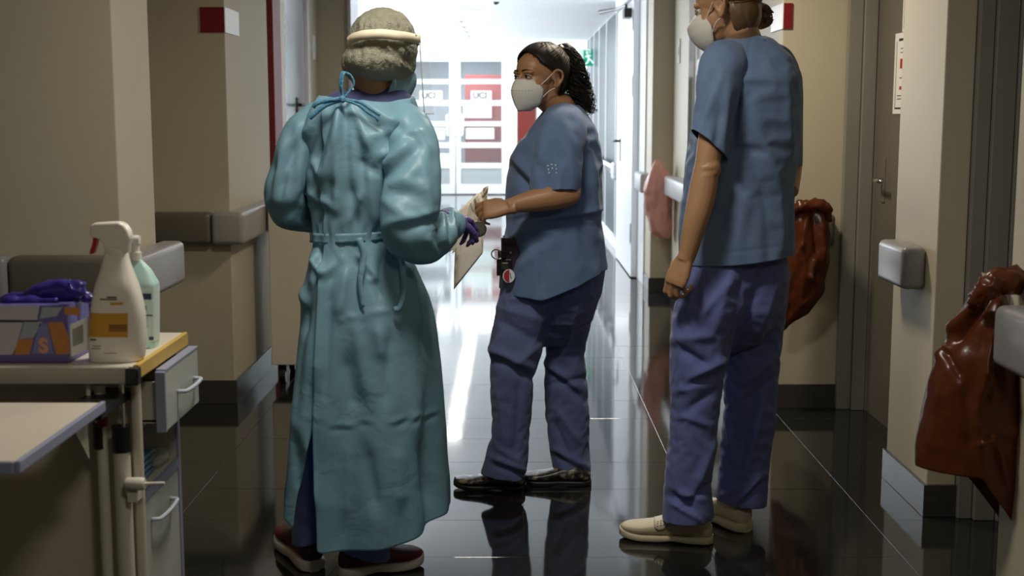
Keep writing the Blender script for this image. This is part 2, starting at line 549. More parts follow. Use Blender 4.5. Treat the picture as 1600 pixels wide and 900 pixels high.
# white fire door leaf folded open against the right wall of the far corridor
d5 = struct('door_5', tobox((1.02, 10.93, 0.01), (1.075, 12.55, 2.36)), WHITEP, bevel=0.003)
obj('side_jamb', MB().box((1.075, 10.45, 0), (1.16, 10.93, CZ)).box((1.0, 10.45, 2.38), (1.16, 12.6, CZ)), WHITEP, d5, bevel=0.004)
for z in (0.3, 1.55, 2.1):
    obj('hinge', tobox((1.012, 10.945, z), (1.024, 10.99, z + 0.17)), mat('hinge_steel', (0.42, 0.42, 0.42), 0.3, metal=0.8, vary=0.02), d5, bevel=0.002)
z = 1.12
obj('handle', MB().box((1.013, 12.08, z - 0.16), (1.021, 12.13, z + 0.06)).tube([(1.02, 12.10, z + 0.03), (0.965, 12.10, z + 0.03), (0.96, 12.13, z + 0.03), (0.96, 12.30, z + 0.03)], 0.012, 8), BLACKP, d5)
# portal lining on the left
struct('trim_2', tobox((-1.262, 10.0, 0), (-1.235, 10.5, CZ)), LAV, bevel=0.002)

# end double door, white muntins over glass
ed = struct('door_6', MB().box((-1.95, FAR - 0.03, 0), (-1.87, FAR + 0.06, 2.479)).box((-0.02, FAR - 0.03, 0), (0.09, FAR + 0.06, 2.479)).box((-1.87, FAR - 0.03, 2.36), (-0.02, FAR + 0.06, 2.479)), WHITEP, bevel=0.004)
GLASS = mat('clear_glass', (0.75, 0.82, 0.86), 0.03, spec=0.5, alpha=0.07, vary=0.0)
GREYPANEL = mat('grey_kick_panel', (0.42, 0.44, 0.46), 0.3, vary=0.03)
rows = [(96, 124), (131, 157), (165, 190), (197, 223), (231, 255), (263, 288)]
def zat(py): return P(712, py, FAR).z
for (xa, xb, pa, pb) in ((-1.87, -1.0, -1.82, -1.09), (-0.98, -0.02, -0.90, -0.18)):
    leaf = MB().box((xa, FAR - 0.02, 0.02), (pa, FAR + 0.03, 2.36)).box((pb, FAR - 0.02, 0.02), (xb, FAR + 0.03, 2.36))
    zs = [(zat(b), zat(a)) for a, b in rows]
    leaf.box((pa, FAR - 0.02, zs[0][1]), (pb, FAR + 0.03, 2.36)).box((pa, FAR - 0.02, 0.02), (pb, FAR + 0.03, zs[5][0]))
    lf = obj('leaf_frame', leaf, WHITEP, ed)
    for k in range(5):
        obj('muntin', tobox((pa, FAR - 0.025, zs[k + 1][1]), (pb, FAR + 0.025, zs[k][0])), WHITEP, lf, bevel=0.003)
    for k in range(6):
        obj('pane' if k < 5 else 'kick_panel', tobox((pa, FAR, zs[k][0]), (pb, FAR + 0.008, zs[k][1])), GLASS if k < 5 else GREYPANEL, lf)
    hx = -1.13 if xa < -1 else -0.86
    side = 1 if xa < -1 else -1
    z0, z1 = P(712, 211, FAR).z, P(712, 180, FAR).z
    hb = MB().tube([(hx + side * 0.13, FAR - 0.02, z1), (hx + side * 0.13, FAR - 0.07, z1), (hx, FAR - 0.08, z1), (hx, FAR - 0.08, z0), (hx + side * 0.13, FAR - 0.07, z0), (hx + side * 0.13, FAR - 0.02, z0)], 0.022, 8)
    obj('handle', hb, WHITEP, lf, smooth=True)
PAPER = mat('white_paper', (0.9, 0.92, 0.92), 0.6, vary=0.02)
INK = mat('dark_ink', (0.03, 0.03, 0.04), 0.6, vary=0.05)
ROTF = Matrix(((1, 0, 0), (0, 0, -1), (0, 1, 0)))     # text facing the camera side (-Y)
def door_notice(x0, y0, x1, y1, label, txt=None, m=PAPER):
    a, b = P(x0, y1, FAR - 0.035), P(x1, y0, FAR - 0.035)
    t = obj('door_notice', tobox((a.x, FAR - 0.037, a.z), (b.x, FAR - 0.033, b.z)), m, base=True)
    tag(t, label, 'notice', 'notices taped to the end doors')
    if txt:
        text_obj('lettering', txt, 0.15, (a.x + 0.03, FAR - 0.038, (a.z + b.z) / 2), ROTF, INK, t, align='LEFT', bold=0.006)
door_notice(656, 142, 691, 157, 'white card lettered UCI on the left leaf of the end doors', 'UCI')
door_notice(736, 142, 768, 157, 'white card lettered UCI on the right leaf of the end doors', 'UCI')
PALEPAPER = mat('pale_green_paper', (0.75, 0.87, 0.84), 0.6, vary=0.02)
door_notice(724, 165, 768, 184, 'blank pale sheet on the right end-door leaf, directly under the lettered card', None, PALEPAPER)
door_notice(728, 200, 772, 217, 'blank pale sheet on the right end-door leaf, lowest one by the handle', None, PALEPAPER)
door_notice(662, 200, 695, 218, 'blank pale sheet on the left end-door leaf, below the handle height', None, PALEPAPER)
door_notice(664, 240, 704, 254, 'blank white sheet low on the left end-door leaf', None, PAPER)

# blue-grey glazed partition on the right of the far corridor
GLZ = mat('blue_grey_partition_glass', (0.03, 0.046, 0.062), 0.3, spec=0.25, vary=0.08, vscale=0.7)
gp = struct('wall_partition', tobox((1.11, 12.6, 0.1), (1.16, 19.0, CZ - 0.005)), WHITEP)
ys = [12.62, 13.55, 15.0, 16.25, 17.3, 18.2, 19.0]
for k in range(6):
    obj('panel', tobox((1.095, ys[k] + 0.03, 0.12), (1.112, ys[k + 1] - 0.03, CZ - 0.02)), GLZ, gp)
    obj('mullion', tobox((1.085, ys[k] - 0.03, 0.1), (1.112, ys[k] + 0.03, CZ - 0.01)), WHITEP, gp)
obj('plinth', tobox((1.08, 12.6, 0), (1.16, 19.0, 0.1)), WHITEP, gp)
struct('trim_3', tobox((1.12, 19.0, 0.0), (1.16, FAR, CZ)), GREENW)
# recessed ceiling lamps of the far corridor
LAMPW = mat('lamp_diffuser', (1, 1, 1), 0.4, emit=(1, 0.97, 0.92), estr=35)
for k in range(8):
    y = 15.3 + k * 0.95
    x = -0.72
    t = thing('ceiling_lamp', (x, y, CZ), ('first', 'second', 'third', 'fourth', 'fifth', 'sixth', 'seventh', 'last')[k] + ' round recessed lamp of the row along the far corridor ceiling, counted from the camera', 'lamp', 'lamps along the far corridor ceiling')
    n = 24
    rg = lambda r, z: [Vector((x + r * math.cos(2 * PI * i / n), y + r * math.sin(2 * PI * i / n), z)) for i in range(n)]
    obj('bezel', MB().loft([rg(0.14, CZ), rg(0.14, CZ - 0.012), rg(0.105, CZ - 0.014), rg(0.10, CZ - 0.002)], False, False), WHITEP, t, smooth=True)
    obj('diffuser', MB().loft([rg(0.10, CZ - 0.004), rg(0.10, CZ - 0.006)]), LAMPW, t)
# linear grilles and smoke heads in the far ceiling
for k, (x, y) in enumerate(((-0.75, 13.55), (-0.6, 15.6), (-0.95, 17.8))):
    t = thing('ceiling_grille', (x, y, CZ), ('first', 'second', 'third')[k] + ' long thin air grille across the white far ceiling, counted from the camera', 'grille', 'air grilles in the far ceiling')
    obj('frame', tobox((x - 0.45, y - 0.05, CZ - 0.008), (x + 0.45, y + 0.05, CZ)), WHITEP, t)
    obj('slot', tobox((x - 0.43, y - 0.02, CZ - 0.010), (x + 0.43, y + 0.02, CZ - 0.007)), FRAME, t)
t = thing('ceiling_camera', P(775, -6, 12.7), 'small dark dome camera under the bright far ceiling', 'camera')
c = P(775, -4, 12.7)
obj('dome', MB().ell((c.x, c.y, c.z - 0.03), (0.035, 0.035, 0.04)), BLACKP, t, smooth=True)
obj('base', MB().tube([(c.x, c.y, CZ), (c.x, c.y, c.z)], 0.04, 16), WHITEP, t, smooth=True)

# near ceiling lamps (lit, out of the frame)
def near_lamp(x, y, power, col, sz, label):
    t = thing('ceiling_panel_lamp', (x, y, CZ), label, 'lamp')
    obj('frame', MB().box((x - sz / 2 - 0.03, y - sz / 2 - 0.03, CZ - 0.012), (x + sz / 2 + 0.03, y + sz / 2 + 0.03, CZ)), WHITEP, t)
    area_light('lamp_glow', (x, y, CZ - 0.016), (0, 0, 0), sz, sz, power, col)
area_light('anteroom_fill', (-0.8, 24.0, CZ - 0.02), (0, 0, 0), 1.2, 0.6, 70, (0.95, 0.97, 1.0))  # added area light, brightens the enclosed room beyond the end doors
near_lamp(0.55, 5.25, 27, (1.0, 0.86, 0.66), 0.30, 'square warm ceiling lamp above the passage beyond the middle person')
near_lamp(0.3, 0.7, 11, (1.0, 0.92, 0.80), 0.35, 'square unseen fill lamp added over the near end of the passage')  # added fill lamp, brightens the surfaces that face the camera
near_lamp(-0.25, 3.05, 23, (1.0, 0.92, 0.80), 0.35, 'square dim ceiling lamp above the front of the passage')
near_lamp(-0.1, 8.3, 14, (1.0, 0.93, 0.85), 0.35, 'square ceiling lamp above the passage before the bright corridor')

# ------------------------------------------------------------------ bumper rails
ZR0, ZR1 = 0.785, 0.935
def rail(name, label, a, b, m=RAILL, z0=ZR0, z1=ZR1, caps=(), capm=CAPM, bev=0.022):
    """a, b: opposite plan corners; caps: list of plan boxes for the end pieces"""
    t = thing(name, ((a[0] + b[0]) / 2, (a[1] + b[1]) / 2, z0), label, 'handrail', 'bumper handrails on the walls')
    obj('rail_cover', tobox((a[0], a[1], z0), (b[0], b[1], z1)), m, t, bevel=bev, seg=4, autosm=0.7)
    for (p, q) in caps:
        obj('end_cap', tobox((p[0], p[1], z0 - 0.002), (q[0], q[1], z1 + 0.002)), capm, t, bevel=bev, seg=4, autosm=0.7)
    return t
rail('bumper_rail', 'dark bumper rail across the left wall behind the spray bottle, wrapping the pillar corner', (-1.635, 4.11), (-1.29, 4.20), RAILD,
     caps=(((-1.288, 4.11), (-1.195, 4.66)), ((-1.69, 4.11), (-1.637, 4.20))), capm=RAILL)
rail('bumper_rail', 'brown-grey bumper rail on the left wall corner beside the gowned person', (-1.80, 6.01), (-1.42, 6.1), RAILD,
     caps=(((-1.418, 6.01), (-1.265, 7.05)), ((-1.86, 6.01), (-1.802, 6.1))), capm=CAPM)
rail('bumper_rail', 'short grey bumper rail on the right pillar between the two doors', (1.36, 4.43), (1.445, 4.74), RAILL)
rail('bumper_rail', 'large grey bumper rail at the right edge of the view, under the red bag', (1.17, 1.6), (1.265, 3.08), RAILL)
rail('bumper_rail', 'brown-grey bumper rail behind the tall person, under the hanging bag', (1.16, 5.91), (1.50, 6.01), RAILD,
     caps=(((1.15, 5.905), (1.25, 7.3)),), capm=CAPM)
rail('bumper_rail', 'pale grey rail on the right wall that carries the pink bag', (1.155, 8.3), (1.25, 9.75), mat('rail_pale', (0.5, 0.52, 0.55), 0.35, vary=0.03))
rail('bumper_rail', 'short pale rail end on the doorway frame beyond the pink bag', (1.0, 10.02), (1.09, 10.5), mat('rail_pale', (0.5, 0.52, 0.55), 0.35, vary=0.03))
t = thing('corridor_rail', (1.05, 12.7, 0.8), 'thin white handrail on brackets along the blue-grey glazed partition', 'handrail', 'bumper handrails on the walls')
obj('rail_cover', tobox((0.99, 12.75, 0.86), (1.02, 17.0, 0.90)), WHITEP, t, bevel=0.008)
obj('end_cap', tobox((0.985, 12.55, 0.76), (1.09, 12.80, 0.93)), mat('rail_pale', (0.5, 0.52, 0.55), 0.35, vary=0.03), t, bevel=0.02, seg=3)
for k in range(5):
    obj('bracket', tobox((1.0, 13.1 + k * 0.8, 0.80), (1.09, 13.14 + k * 0.8, 0.87)), WHITEP, t)

# two-faced room signs on the corners
def corner_sign(label, xa, xb, xs, y, zc, dy):
    t = thing('corner_sign', (xs, y, zc - 0.06), label, 'sign', 'square red signs on the wall corners')
    obj('red_face', tobox((xa, y - 0.006, zc - 0.058), (xb, y - 0.0005, zc + 0.058)), REDP, t)
    s = 0.005 if xs < 0 else -0.005
    obj('white_face', tobox((xs + s * 0.1, y - 0.006, zc - 0.058), (xs + s, y + dy, zc + 0.058)), WHITEP, t)
c = P(333, 31, 6.1)
corner_sign('square red sign with white side high on the left wall corner', P(313, 31, 6.1).x, -1.345, -1.345, 6.1, c.z, 0.30)
c = P(1220, 25, 6.01)
corner_sign('square red sign with white side beside the tall person\'s hair bun', 1.25, P(1238, 25, 6.01).x, 1.25, 6.01, c.z, 0.26)
# switch plates
for (px, py, X, lab) in ((500, 75, -1.5, 'white switch plate on the left wall by the lavender door'), (1053, 80, 1.25, 'pale switch plate on the right wall by the glazed door')):
    Y = X * F_PX / (px - 800) * 0.98
    q = P(px, py, Y)
    t = thing('switch_plate', (X, Y, q.z - 0.06), lab, 'switch', 'switch plates on the side walls')
    s = 1 if X < 0 else -1
    obj('plate', tobox((X, Y - 0.05, q.z - 0.09), (X + s * 0.012, Y + 0.05, q.z + 0.09)), WHITEP, t, bevel=0.003)
    obj('rocker', tobox((X + s * 0.012, Y - 0.03, q.z - 0.03), (X + s * 0.018, Y + 0.03, q.z + 0.03)), PALEP, t, bevel=0.002)
# door closer on the white leaf
q0, q1, q2 = P(947, 4, 12.0), P(975, 6, 11.6), P(996, 8, 11.2)
t = thing('door_closer', (1.0, 11.3, q2.z), 'black door closer with folding arm at the top of the white open door', 'door closer')
obj('body', tobox((0.955, 11.10, q2.z - 0.11), (1.02, 11.32, q2.z - 0.03)), BLACKP, t, bevel=0.006)
obj('arm', MB().tube([(0.98, 11.2, q2.z - 0.03), (0.98, 11.2, q2.z), (0.93, 11.6, q2.z), (0.80, 11.95, q2.z)], [0.012, 0.012, 0.014, 0.02], 8), BLACKP, t)
# running-man exit sign standing out from the partition
y = 17.4
a, b = P(905, 103, y), P(928, 77, y)
t = thing('exit_sign', (b.x, y, a.z), 'green running-man exit sign standing out from the right corridor wall', 'sign')
GRN = mat('sign_green', (0.0, 0.22, 0.13), 0.4, emit=(0.0, 0.5, 0.3), estr=0.25, vary=0.02)
SW = mat('sign_white', (0.8, 0.92, 0.88), 0.4, emit=(0.8, 1, 0.9), estr=0.4, vary=0.02)
xg = a.x + (b.x - a.x) * 0.30
obj('plate', tobox((a.x, y, a.z), (b.x, y + 0.02, b.z)), mat('sign_clear', (0.75, 0.85, 0.8), 0.1, alpha=0.6, vary=0.02), t)
obj('green_panel', tobox((xg, y - 0.004, a.z), (b.x, y - 0.0005, b.z)), GRN, t)
pm = MB()
W, H = b.x - xg, b.z - a.z
def sx(u, v): return (xg + u * W, v * H + a.z)
def limb(p, q, r):
    A, B = Vector((*sx(*p),)), Vector((*sx(*q),))
    pm.tube([(A.x, y - 0.006, A.y), (B.x, y - 0.006, B.y)], r, 8)
pm.ell((*[sx(0.33, 0.80)[0]], y - 0.006, sx(0.33, 0.80)[1]), (0.016, 0.006, 0.016))
limb((0.4, 0.68), (0.52, 0.42), 0.014); limb((0.42, 0.66), (0.16, 0.52), 0.008); limb((0.45, 0.64), (0.72, 0.60), 0.008)
limb((0.52, 0.42), (0.78, 0.32), 0.010); limb((0.78, 0.32), (0.92, 0.16), 0.009); limb((0.5, 0.42), (0.42, 0.22), 0.010); limb((0.42, 0.22), (0.2, 0.12), 0.009)
limb((0.1, 0.96), (0.62, 0.96), 0.006); limb((0.62, 0.96), (0.62, 0.74), 0.005)
obj('running_figure', pm, SW, t)
# papers pinned on the niche door behind the pillar
for k, (x0, y0, x1, y1, lab, marks) in enumerate((
        (1389, 53, 1420, 178, 'white printed notice with red marks, lower one on the grey niche door', True),
        (1399, -30, 1420, 50, 'white printed notice with dark print, upper one on the grey niche door', False))):
    X = 1.678
    Ya, Yb = X * F_PX / (x0 - 800) * 1.0, X * F_PX / (x1 - 800) * 1.0
    za, zb = P(x0, y1, Ya).z, P(x0, y0, Ya).z
    t = thing('pinned_notice', (X, (Ya + Yb) / 2, za), lab, 'notice', 'notices on the niche door')
    obj('sheet', tobox((X, Yb, za), (X + 0.002, Ya, zb)), PAPER, t)
    mk, mr = MB(), []
    w = Ya - Yb
    for (v0, v1, u0, u1, red) in ((0.06, 0.08, 0.1, 0.9, 0), (0.9, 0.93, 0.2, 0.9, 0), (0.3, 0.34, 0.3, 0.75, 1), (0.56, 0.68, 0.3, 0.8, 1), (0.44, 0.45, 0.3, 0.8, 0), (0.75, 0.76, 0.3, 0.8, 0), (0.8, 0.81, 0.3, 0.85, 0), (0.18, 0.19, 0.2, 0.7, 0), (0.22, 0.23, 0.2, 0.75, 0), (0.08, 0.9, 0.1, 0.115, 0)):
        bx_ = ((X - 0.0008, Ya - u1 * w, za + v0 * (zb - za)), (X, Ya - u0 * w, za + v1 * (zb - za)))
        if red and marks: mr.append(bx_)
        else: mk.box(*bx_)
    obj('print', mk, INK, t)
    for bx_ in mr: obj('red_print', tobox(*bx_), mat('red_ink', (0.5, 0.03, 0.03), 0.5, vary=0.03), t)

# white cabinet on castors behind the gowned person
cab = thing('castor_cabinet', (-1.05, 6.7, 0), 'cream cabinet on black castors half hidden behind the gowned person', 'cabinet')
zt = P(440, 318, 6.62).z
obj('body', tobox((-1.252, 6.55, 0.10), (-0.78, 6.95, zt)), CREAMP, cab, bevel=0.005)
obj('top', tobox((-1.258, 6.54, zt), (-0.77, 6.96, zt + 0.02)), WHITEP, cab, bevel=0.004)
for x in (-1.20, -0.85):
    for y in (6.60, 6.9):
        obj('castor', MB().tube([(x - 0.015, y, 0.04), (x + 0.015, y, 0.04)], 0.04, 16).box((x - 0.02, y - 0.02, 0.06), (x + 0.02, y + 0.02, 0.10)), BLACKP, cab)

# ------------------------------------------------------------------ medical cart, lower left
cart = thing('medical_cart', (-1.10, 2.85, 0), 'cream medical cart with open drawer and purple edging in the lower left', 'cart')
WT = 0.87
obj('worktop', tobox((-1.50, 2.63, WT - 0.032), (-0.795, 3.05, WT)), CREAMP, cart, bevel=0.003)
obj('metal_edge', tobox((-1.50, 2.617, WT - 0.036), (-0.80, 2.63, WT - 0.0005)), mat('dull_aluminium', (0.5, 0.48, 0.42), 0.4, metal=0.3, vary=0.04), cart, bevel=0.002)
obj('wood_edge', tobox((-0.795, 2.64, WT - 0.030), (-0.783, 3.05, WT + 0.001)), YELED, cart, bevel=0.002)
obj('corner_cap', tobox((-0.805, 2.612, WT - 0.038), (-0.778, 2.640, WT - 0.002)), BLACKP, cart, bevel=0.003)
XR = -0.815
obj('side_panel', tobox((-1.48, 2.72, 0.08), (XR, 2.738, WT - 0.034)), CREAMP, cart, bevel=0.001)
obj('far_panel', tobox((-1.48, 3.03, 0.08), (XR, 3.048, WT - 0.034)), PALEP, cart, bevel=0.001)
obj('rear_panel', tobox((-1.48, 2.738, 0.08), (-1.46, 3.03, WT - 0.034)), CREAMP, cart)
obj('edge_band', tobox((XR, 2.718, 0.08), (XR + 0.004, 2.740, WT - 0.036)), PURED, cart)
obj('edge_band', tobox((XR, 3.028, 0.08), (XR + 0.004, 3.050, WT - 0.036)), PURED, cart)
ZS = 0.565
obj('shelf', tobox((-1.46, 2.738, ZS - 0.02), (XR, 3.03, ZS)), CREAMP, cart)
obj('shelf_edge', tobox((XR, 2.738, ZS - 0.022), (XR + 0.005, 3.03, ZS + 0.002)), PURED, cart)
obj('upper_board', tobox((-1.46, 2.738, 0.69), (XR - 0.02, 3.03, 0.70)), PALEP, cart)
door = obj('lower_door', tobox((XR - 0.016, 2.742, 0.12), (XR + 0.002, 3.026, ZS - 0.025)), PALEP, cart, bevel=0.002)
HANDLE = mat('pale_blue_handle', (0.52, 0.60, 0.70), 0.35, vary=0.03)
def bow(x, y0, y1, z, par):
    obj('handle', MB().tube(smoothpath([(x, y0, z), (x + 0.018, y0 + 0.004, z), (x + 0.024, (y0 + y1) / 2, z), (x + 0.018, y1 - 0.004, z), (x, y1, z)], 14), 0.005, 8), HANDLE, par, smooth=True)
bow(XR + 0.002, 2.79, 2.95, 0.487, door)
dr = obj('drawer', MB().box((-1.2, 2.775, 0.715), (-0.775, 2.785, 0.805)).box((-1.2, 3.015, 0.715), (-0.775, 3.025, 0.805)).box((-1.2, 2.775, 0.712), (-0.775, 3.025, 0.72)), CREAMP, cart)
fx = -0.768
fr = obj('drawer_front', tobox((fx - 0.012, 2.755, 0.70), (fx + 0.008, 3.045, 0.832)), PALEP, dr, bevel=0.002)
obj('edge_band', MB().box((fx - 0.013, 2.745, 0.698), (fx + 0.009, 2.756, 0.834)), PURED, dr, bevel=0.002)
obj('edge_band', MB().box((fx - 0.013, 2.756, 0.832), (fx + 0.009, 3.046, 0.838)), PURED, dr, bevel=0.001)
bow(fx + 0.008, 2.85, 3.00, 0.768, dr)
# posts, grips and clamp beside the side panel
WPL = mat('white_plastic', (0.72, 0.69, 0.60), 0.4, vary=0.03)
def vpost(px, Y, pya, pyb, r, m, nm):
    a, b = P(px, pya, Y), P(px, pyb, Y)
    obj(nm, MB().tube([(a.x, Y, a.z), (a.x, Y, b.z)], r, 14), m, cart, smooth=False, autosm=0.8)
vpost(155, 2.66, 588, 960, 0.012, WPL, 'post')
vpost(155, 2.66, 590, 600, 0.014, BLACKP, 'post_collar')
vpost(155, 2.66, 660, 700, 0.0145, BLACKP, 'post_collar')
vpost(189, 2.66, 588, 670, 0.006, CHROME, 'rod')
vpost(189, 2.66, 665, 705, 0.020, BLACKP, 'grip')
vpost(190, 2.66, 700, 960, 0.018, WPL, 'post')
vpost(211, 2.69, 600, 960, 0.012, CREAMP, 'post')
vpost(137, 2.64, 592, 630, 0.005, WPL, 'rod')
k = P(212, 757, 2.62)
obj('clamp_knob', MB().tube([(k.x - 0.022, 2.625, k.z), (k.x - 0.018, 2.625, k.z), (k.x + 0.012, 2.625, k.z), (k.x + 0.018, 2.625, k.z)], [0.011, 0.014, 0.014, 0.012], 16).tube([(k.x + 0.018, 2.625, k.z), (k.x + 0.06, 2.625, k.z + 0.001)], 0.004, 8).box((k.x - 0.02, 2.625, k.z - 0.04), (k.x, 2.66, k.z - 0.01)), WPL, cart, autosm=0.8)
k = P(156, 660, 2.62)
obj('red_tab', tobox((k.x - 0.008, 2.625, k.z - 0.012), (k.x + 0.010, 2.645, k.z + 0.012)), REDP, cart, bevel=0.002)
# fold-up side board
sb = obj('side_board', tobox((-1.40, 2.06, 0.806), (-0.822, 2.50, 0.822)), CREAMP, cart, bevel=0.002)
obj('edge_band', tobox((-0.822, 2.055, 0.803), (-0.812, 2.505, 0.824)), PURED, sb, bevel=0.002)
obj('edge_band', tobox((-1.40, 2.050, 0.803), (-0.822, 2.06, 0.824)), PURED, sb, bevel=0.002)
obj('hinge_block', tobox((-0.90, 2.50, 0.785), (-0.82, 2.72, 0.806)), BLACKP, sb, bevel=0.003)
obj('bracket', MB().prism([(0, 0), (0.10, 0), (0, -0.10)], 0.012, (-0.86, 2.50, 0.806), (0, -1, 0), (0, 0, 1), (1, 0, 0)), WPL, sb)
for x in (-1.40, -0.87):
    for y in (2.76, 3.0):
        obj('castor', MB().tube([(x - 0.012, y, 0.04), (x + 0.012, y, 0.04)], 0.04, 16).box((x - 0.016, y - 0.018, 0.05), (x + 0.016, y + 0.018, 0.085)), BLACKP, cart)
# packets on the open shelf
BLUEPK = mat('blue_packet_film', (0.10, 0.25, 0.42), 0.35, vary=0.2, vscale=30)
for k in range(4):
    z = ZS + 0.001 + k * 0.014
    mb = MB()
    y0 = 2.80 + 0.01 * (k % 2)
    rings = []
    for s in range(9):
        u = s / 8
        hh = 0.0065 * math.sin(PI * min(max(u, 0.06), 0.94)) ** 0.5
        rings.append(ring(Vector((-0.92 + 0.085 * u, y0 + 0.06, z + 0.0065)), 0.055, hh, 16, 3, Vector((0, 1, 0)), Vector((0, 0, 1))))
    mb.loft(rings)
    t = obj('packet', mb, BLUEPK, None, smooth=True, base=True)
    tag(t, 'blue flat packet, %s of the pile on the open cart shelf' % ('lowest', 'second from the bottom', 'second from the top', 'topmost')[k], 'packet', 'blue packets on the cart shelf')
FILM = mat('clear_film', (0.75, 0.78, 0.76), 0.12, alpha=0.45, vary=0.1, bump=(60, 0.004, 0.8))
mb = MB()
rings = []
for s in range(13):
    u = s / 12
    hh = 0.018 * math.sin(PI * min(max(u, 0.05), 0.95)) ** 0.6 * (1 + 0.3 * math.sin(9 * u))
    rings.append(ring(Vector((-0.875 + 0.02 * math.sin(3 * u), 2.90 + 0.11 * u, ZS + 0.02)), 0.04, hh, 18, 2.4, Vector((1, 0, 0)), Vector((0, 0, 1))))
mb.loft(rings)
sculpt(mb, [], 0.004, (40, 40, 40), 3)
tag(obj('film_pouch', mb, FILM, None, smooth=True, base=True), 'clear crinkled plastic pouch on the open cart shelf beside the blue packets', 'pouch')

# ------------------------------------------------------------------ things on the cart top
# glove box with printed sides
GB = thing('glove_box', (-1.04, 2.80, WT + 0.001), 'purple and white printed glove box with an S mark on the cart top', 'box')
gx0, gx1, gy0, gy1 = -1.30, -0.962, 2.66, 2.80
a = P(108, 556, 2.66)
gx1 = a.x
gz1 = P(60, 477, 2.66).z
PURB = mat('carton_purple', (0.13, 0.11, 0.36), 0.4, vary=0.05)
PALEB = mat('carton_pale_lilac', (0.52, 0.49, 0.54), 0.45, vary=0.06, vscale=20)
body = obj('carton', MB().box((gx0, gy0, WT + 0.001), (gx1, gy1, gz1)), PURB, GB, bevel=0.002)
def patch(nm, pts, m, d=0.0006):
    """printed shape on the front of the carton, given at photograph positions"""
    Y = gy0
    q = [P(x, y, Y) for x, y in pts]
    mb = MB()
    n = len(q)
    mb.add([(p.x, Y - 0.0002, p.z) for p in q] + [(p.x, Y - d, p.z) for p in q], [tuple(range(n, 2 * n))] + [(i, (i + 1) % n, n + (i + 1) % n, n + i) for i in range(n)])
    return obj(nm, mb, m, GB)
ORG = mat('print_orange', (0.55, 0.22, 0.05), 0.45, vary=0.15, vscale=30)
BLG = mat('print_blue_grey', (0.36, 0.40, 0.48), 0.45, vary=0.08, vscale=30)
PNK = mat('print_pink', (0.72, 0.34, 0.24), 0.45, vary=0.04)
patch('print', [(-40, 476), (62, 478), (58, 500), (-40, 499)], PALEB)
patch('print', [(-40, 504), (36, 504), (22, 554), (-40, 555)], PALEB)
patch('print', [(66, 480), (98, 480), (88, 494), (62, 498)], BLG)
patch('print', [(38, 503), (66, 503), (52, 528), (30, 530)], BLG)
patch('print', [(30, 530), (52, 530), (46, 554), (20, 554)], ORG)
patch('print', [(100, 480), (123, 480), (126, 492), (102, 492)], ORG)
patch('print', [(75, 504), (98, 503), (109, 530), (109, 553), (88, 554), (80, 526)], ORG)
patch('print', [(50, 552), (62, 506), (74, 506), (84, 553)], mat('print_violet', (0.22, 0.22, 0.50), 0.45, vary=0.05))
q = P(68, 541, gy0)
text_obj('letter', 'S', 0.042, (q.x, gy0 - 0.0012, q.z), ROTF, PNK, GB, bold=0.0022)
obj('opening', tobox((gx0 + 0.06, gy0 + 0.03, gz1), (gx1 - 0.03, gy1 - 0.03, gz1 + 0.0006)), BLACKP, GB)  # black plate on the closed carton, its colour stands for the shade inside
patch('print_band', [(-40, 499), (58, 500), (58, 503), (-40, 503)], mat('print_dark', (0.05, 0.04, 0.08), 0.5, vary=0.05))
# torn carton flap standing at its right side
A, B, C, D = P(110, 507, 2.65), P(112, 557, 2.645), P(144, 545, 2.70), P(143, 493, 2.71)
mb = MB(); mb.add([A, B, C, D], [(0, 1, 2, 3)])
fl2 = obj('torn_flap', mb, PAPER, GB, solid=0.0015)
A2, B2, C2, D2 = [A.lerp(C, 0.12) + Vector((0, -0.0015, 0)), None, None, None]
def fpt(u, v):
    return (A.lerp(D, u)).lerp(B.lerp(C, u), v) + Vector((0, -0.0022, 0))
mb = MB()
mb.add([fpt(0.1, 0.18), fpt(0.1, 0.72), fpt(0.6, 0.7), fpt(0.6, 0.15)], [(0, 1, 2, 3)])
obj('printed_block', mb, mat('print_grey', (0.36, 0.36, 0.33), 0.6, vary=0.2, vscale=60), fl2)
# gloves pulled out of the box
GLV = mat('nitrile_purple', (0.045, 0.03, 0.26), 0.3, spec=0.5, vary=0.12, vscale=20)
def loose_glove(pts, rad, seed, label, zoff=0):
    mb = MB()
    n = 22
    pa = smoothpath(pts, n); ra = smoothvals(rad, n)
    mb.tube(pa, ra, 24, True, 0.8)
    sculpt(mb, [], 0.010, (30, 30, 40), seed, True, 0.004)
    t = obj('nitrile_glove', mb, GLV, None, smooth=True, base=True)
    return tag(t, label, 'glove', 'purple gloves sticking out of the box')
Yg = 2.73
loose_glove([P(0, 470, Yg), P(40, 465, Yg), P(85, 456, Yg), P(118, 452, Yg), P(126, 440, Yg)], [0.008, 0.016, 0.023, 0.024, 0.010], 2, 'purple nitrile glove with a raised tip lying over the box opening')
loose_glove([P(-10, 474, Yg - 0.03), P(15, 470, Yg - 0.03), P(50, 470, Yg - 0.03), P(90, 470, Yg - 0.03)], [0.004, 0.010, 0.011, 0.004], 5, 'purple nitrile glove lying flat along the front of the box opening')
loose_glove([P(120, 462, Yg), P(132, 462, Yg + 0.01), P(143, 470, Yg + 0.01)], [0.010, 0.013, 0.005], 8, 'short purple nitrile glove end beside the spray bottle')

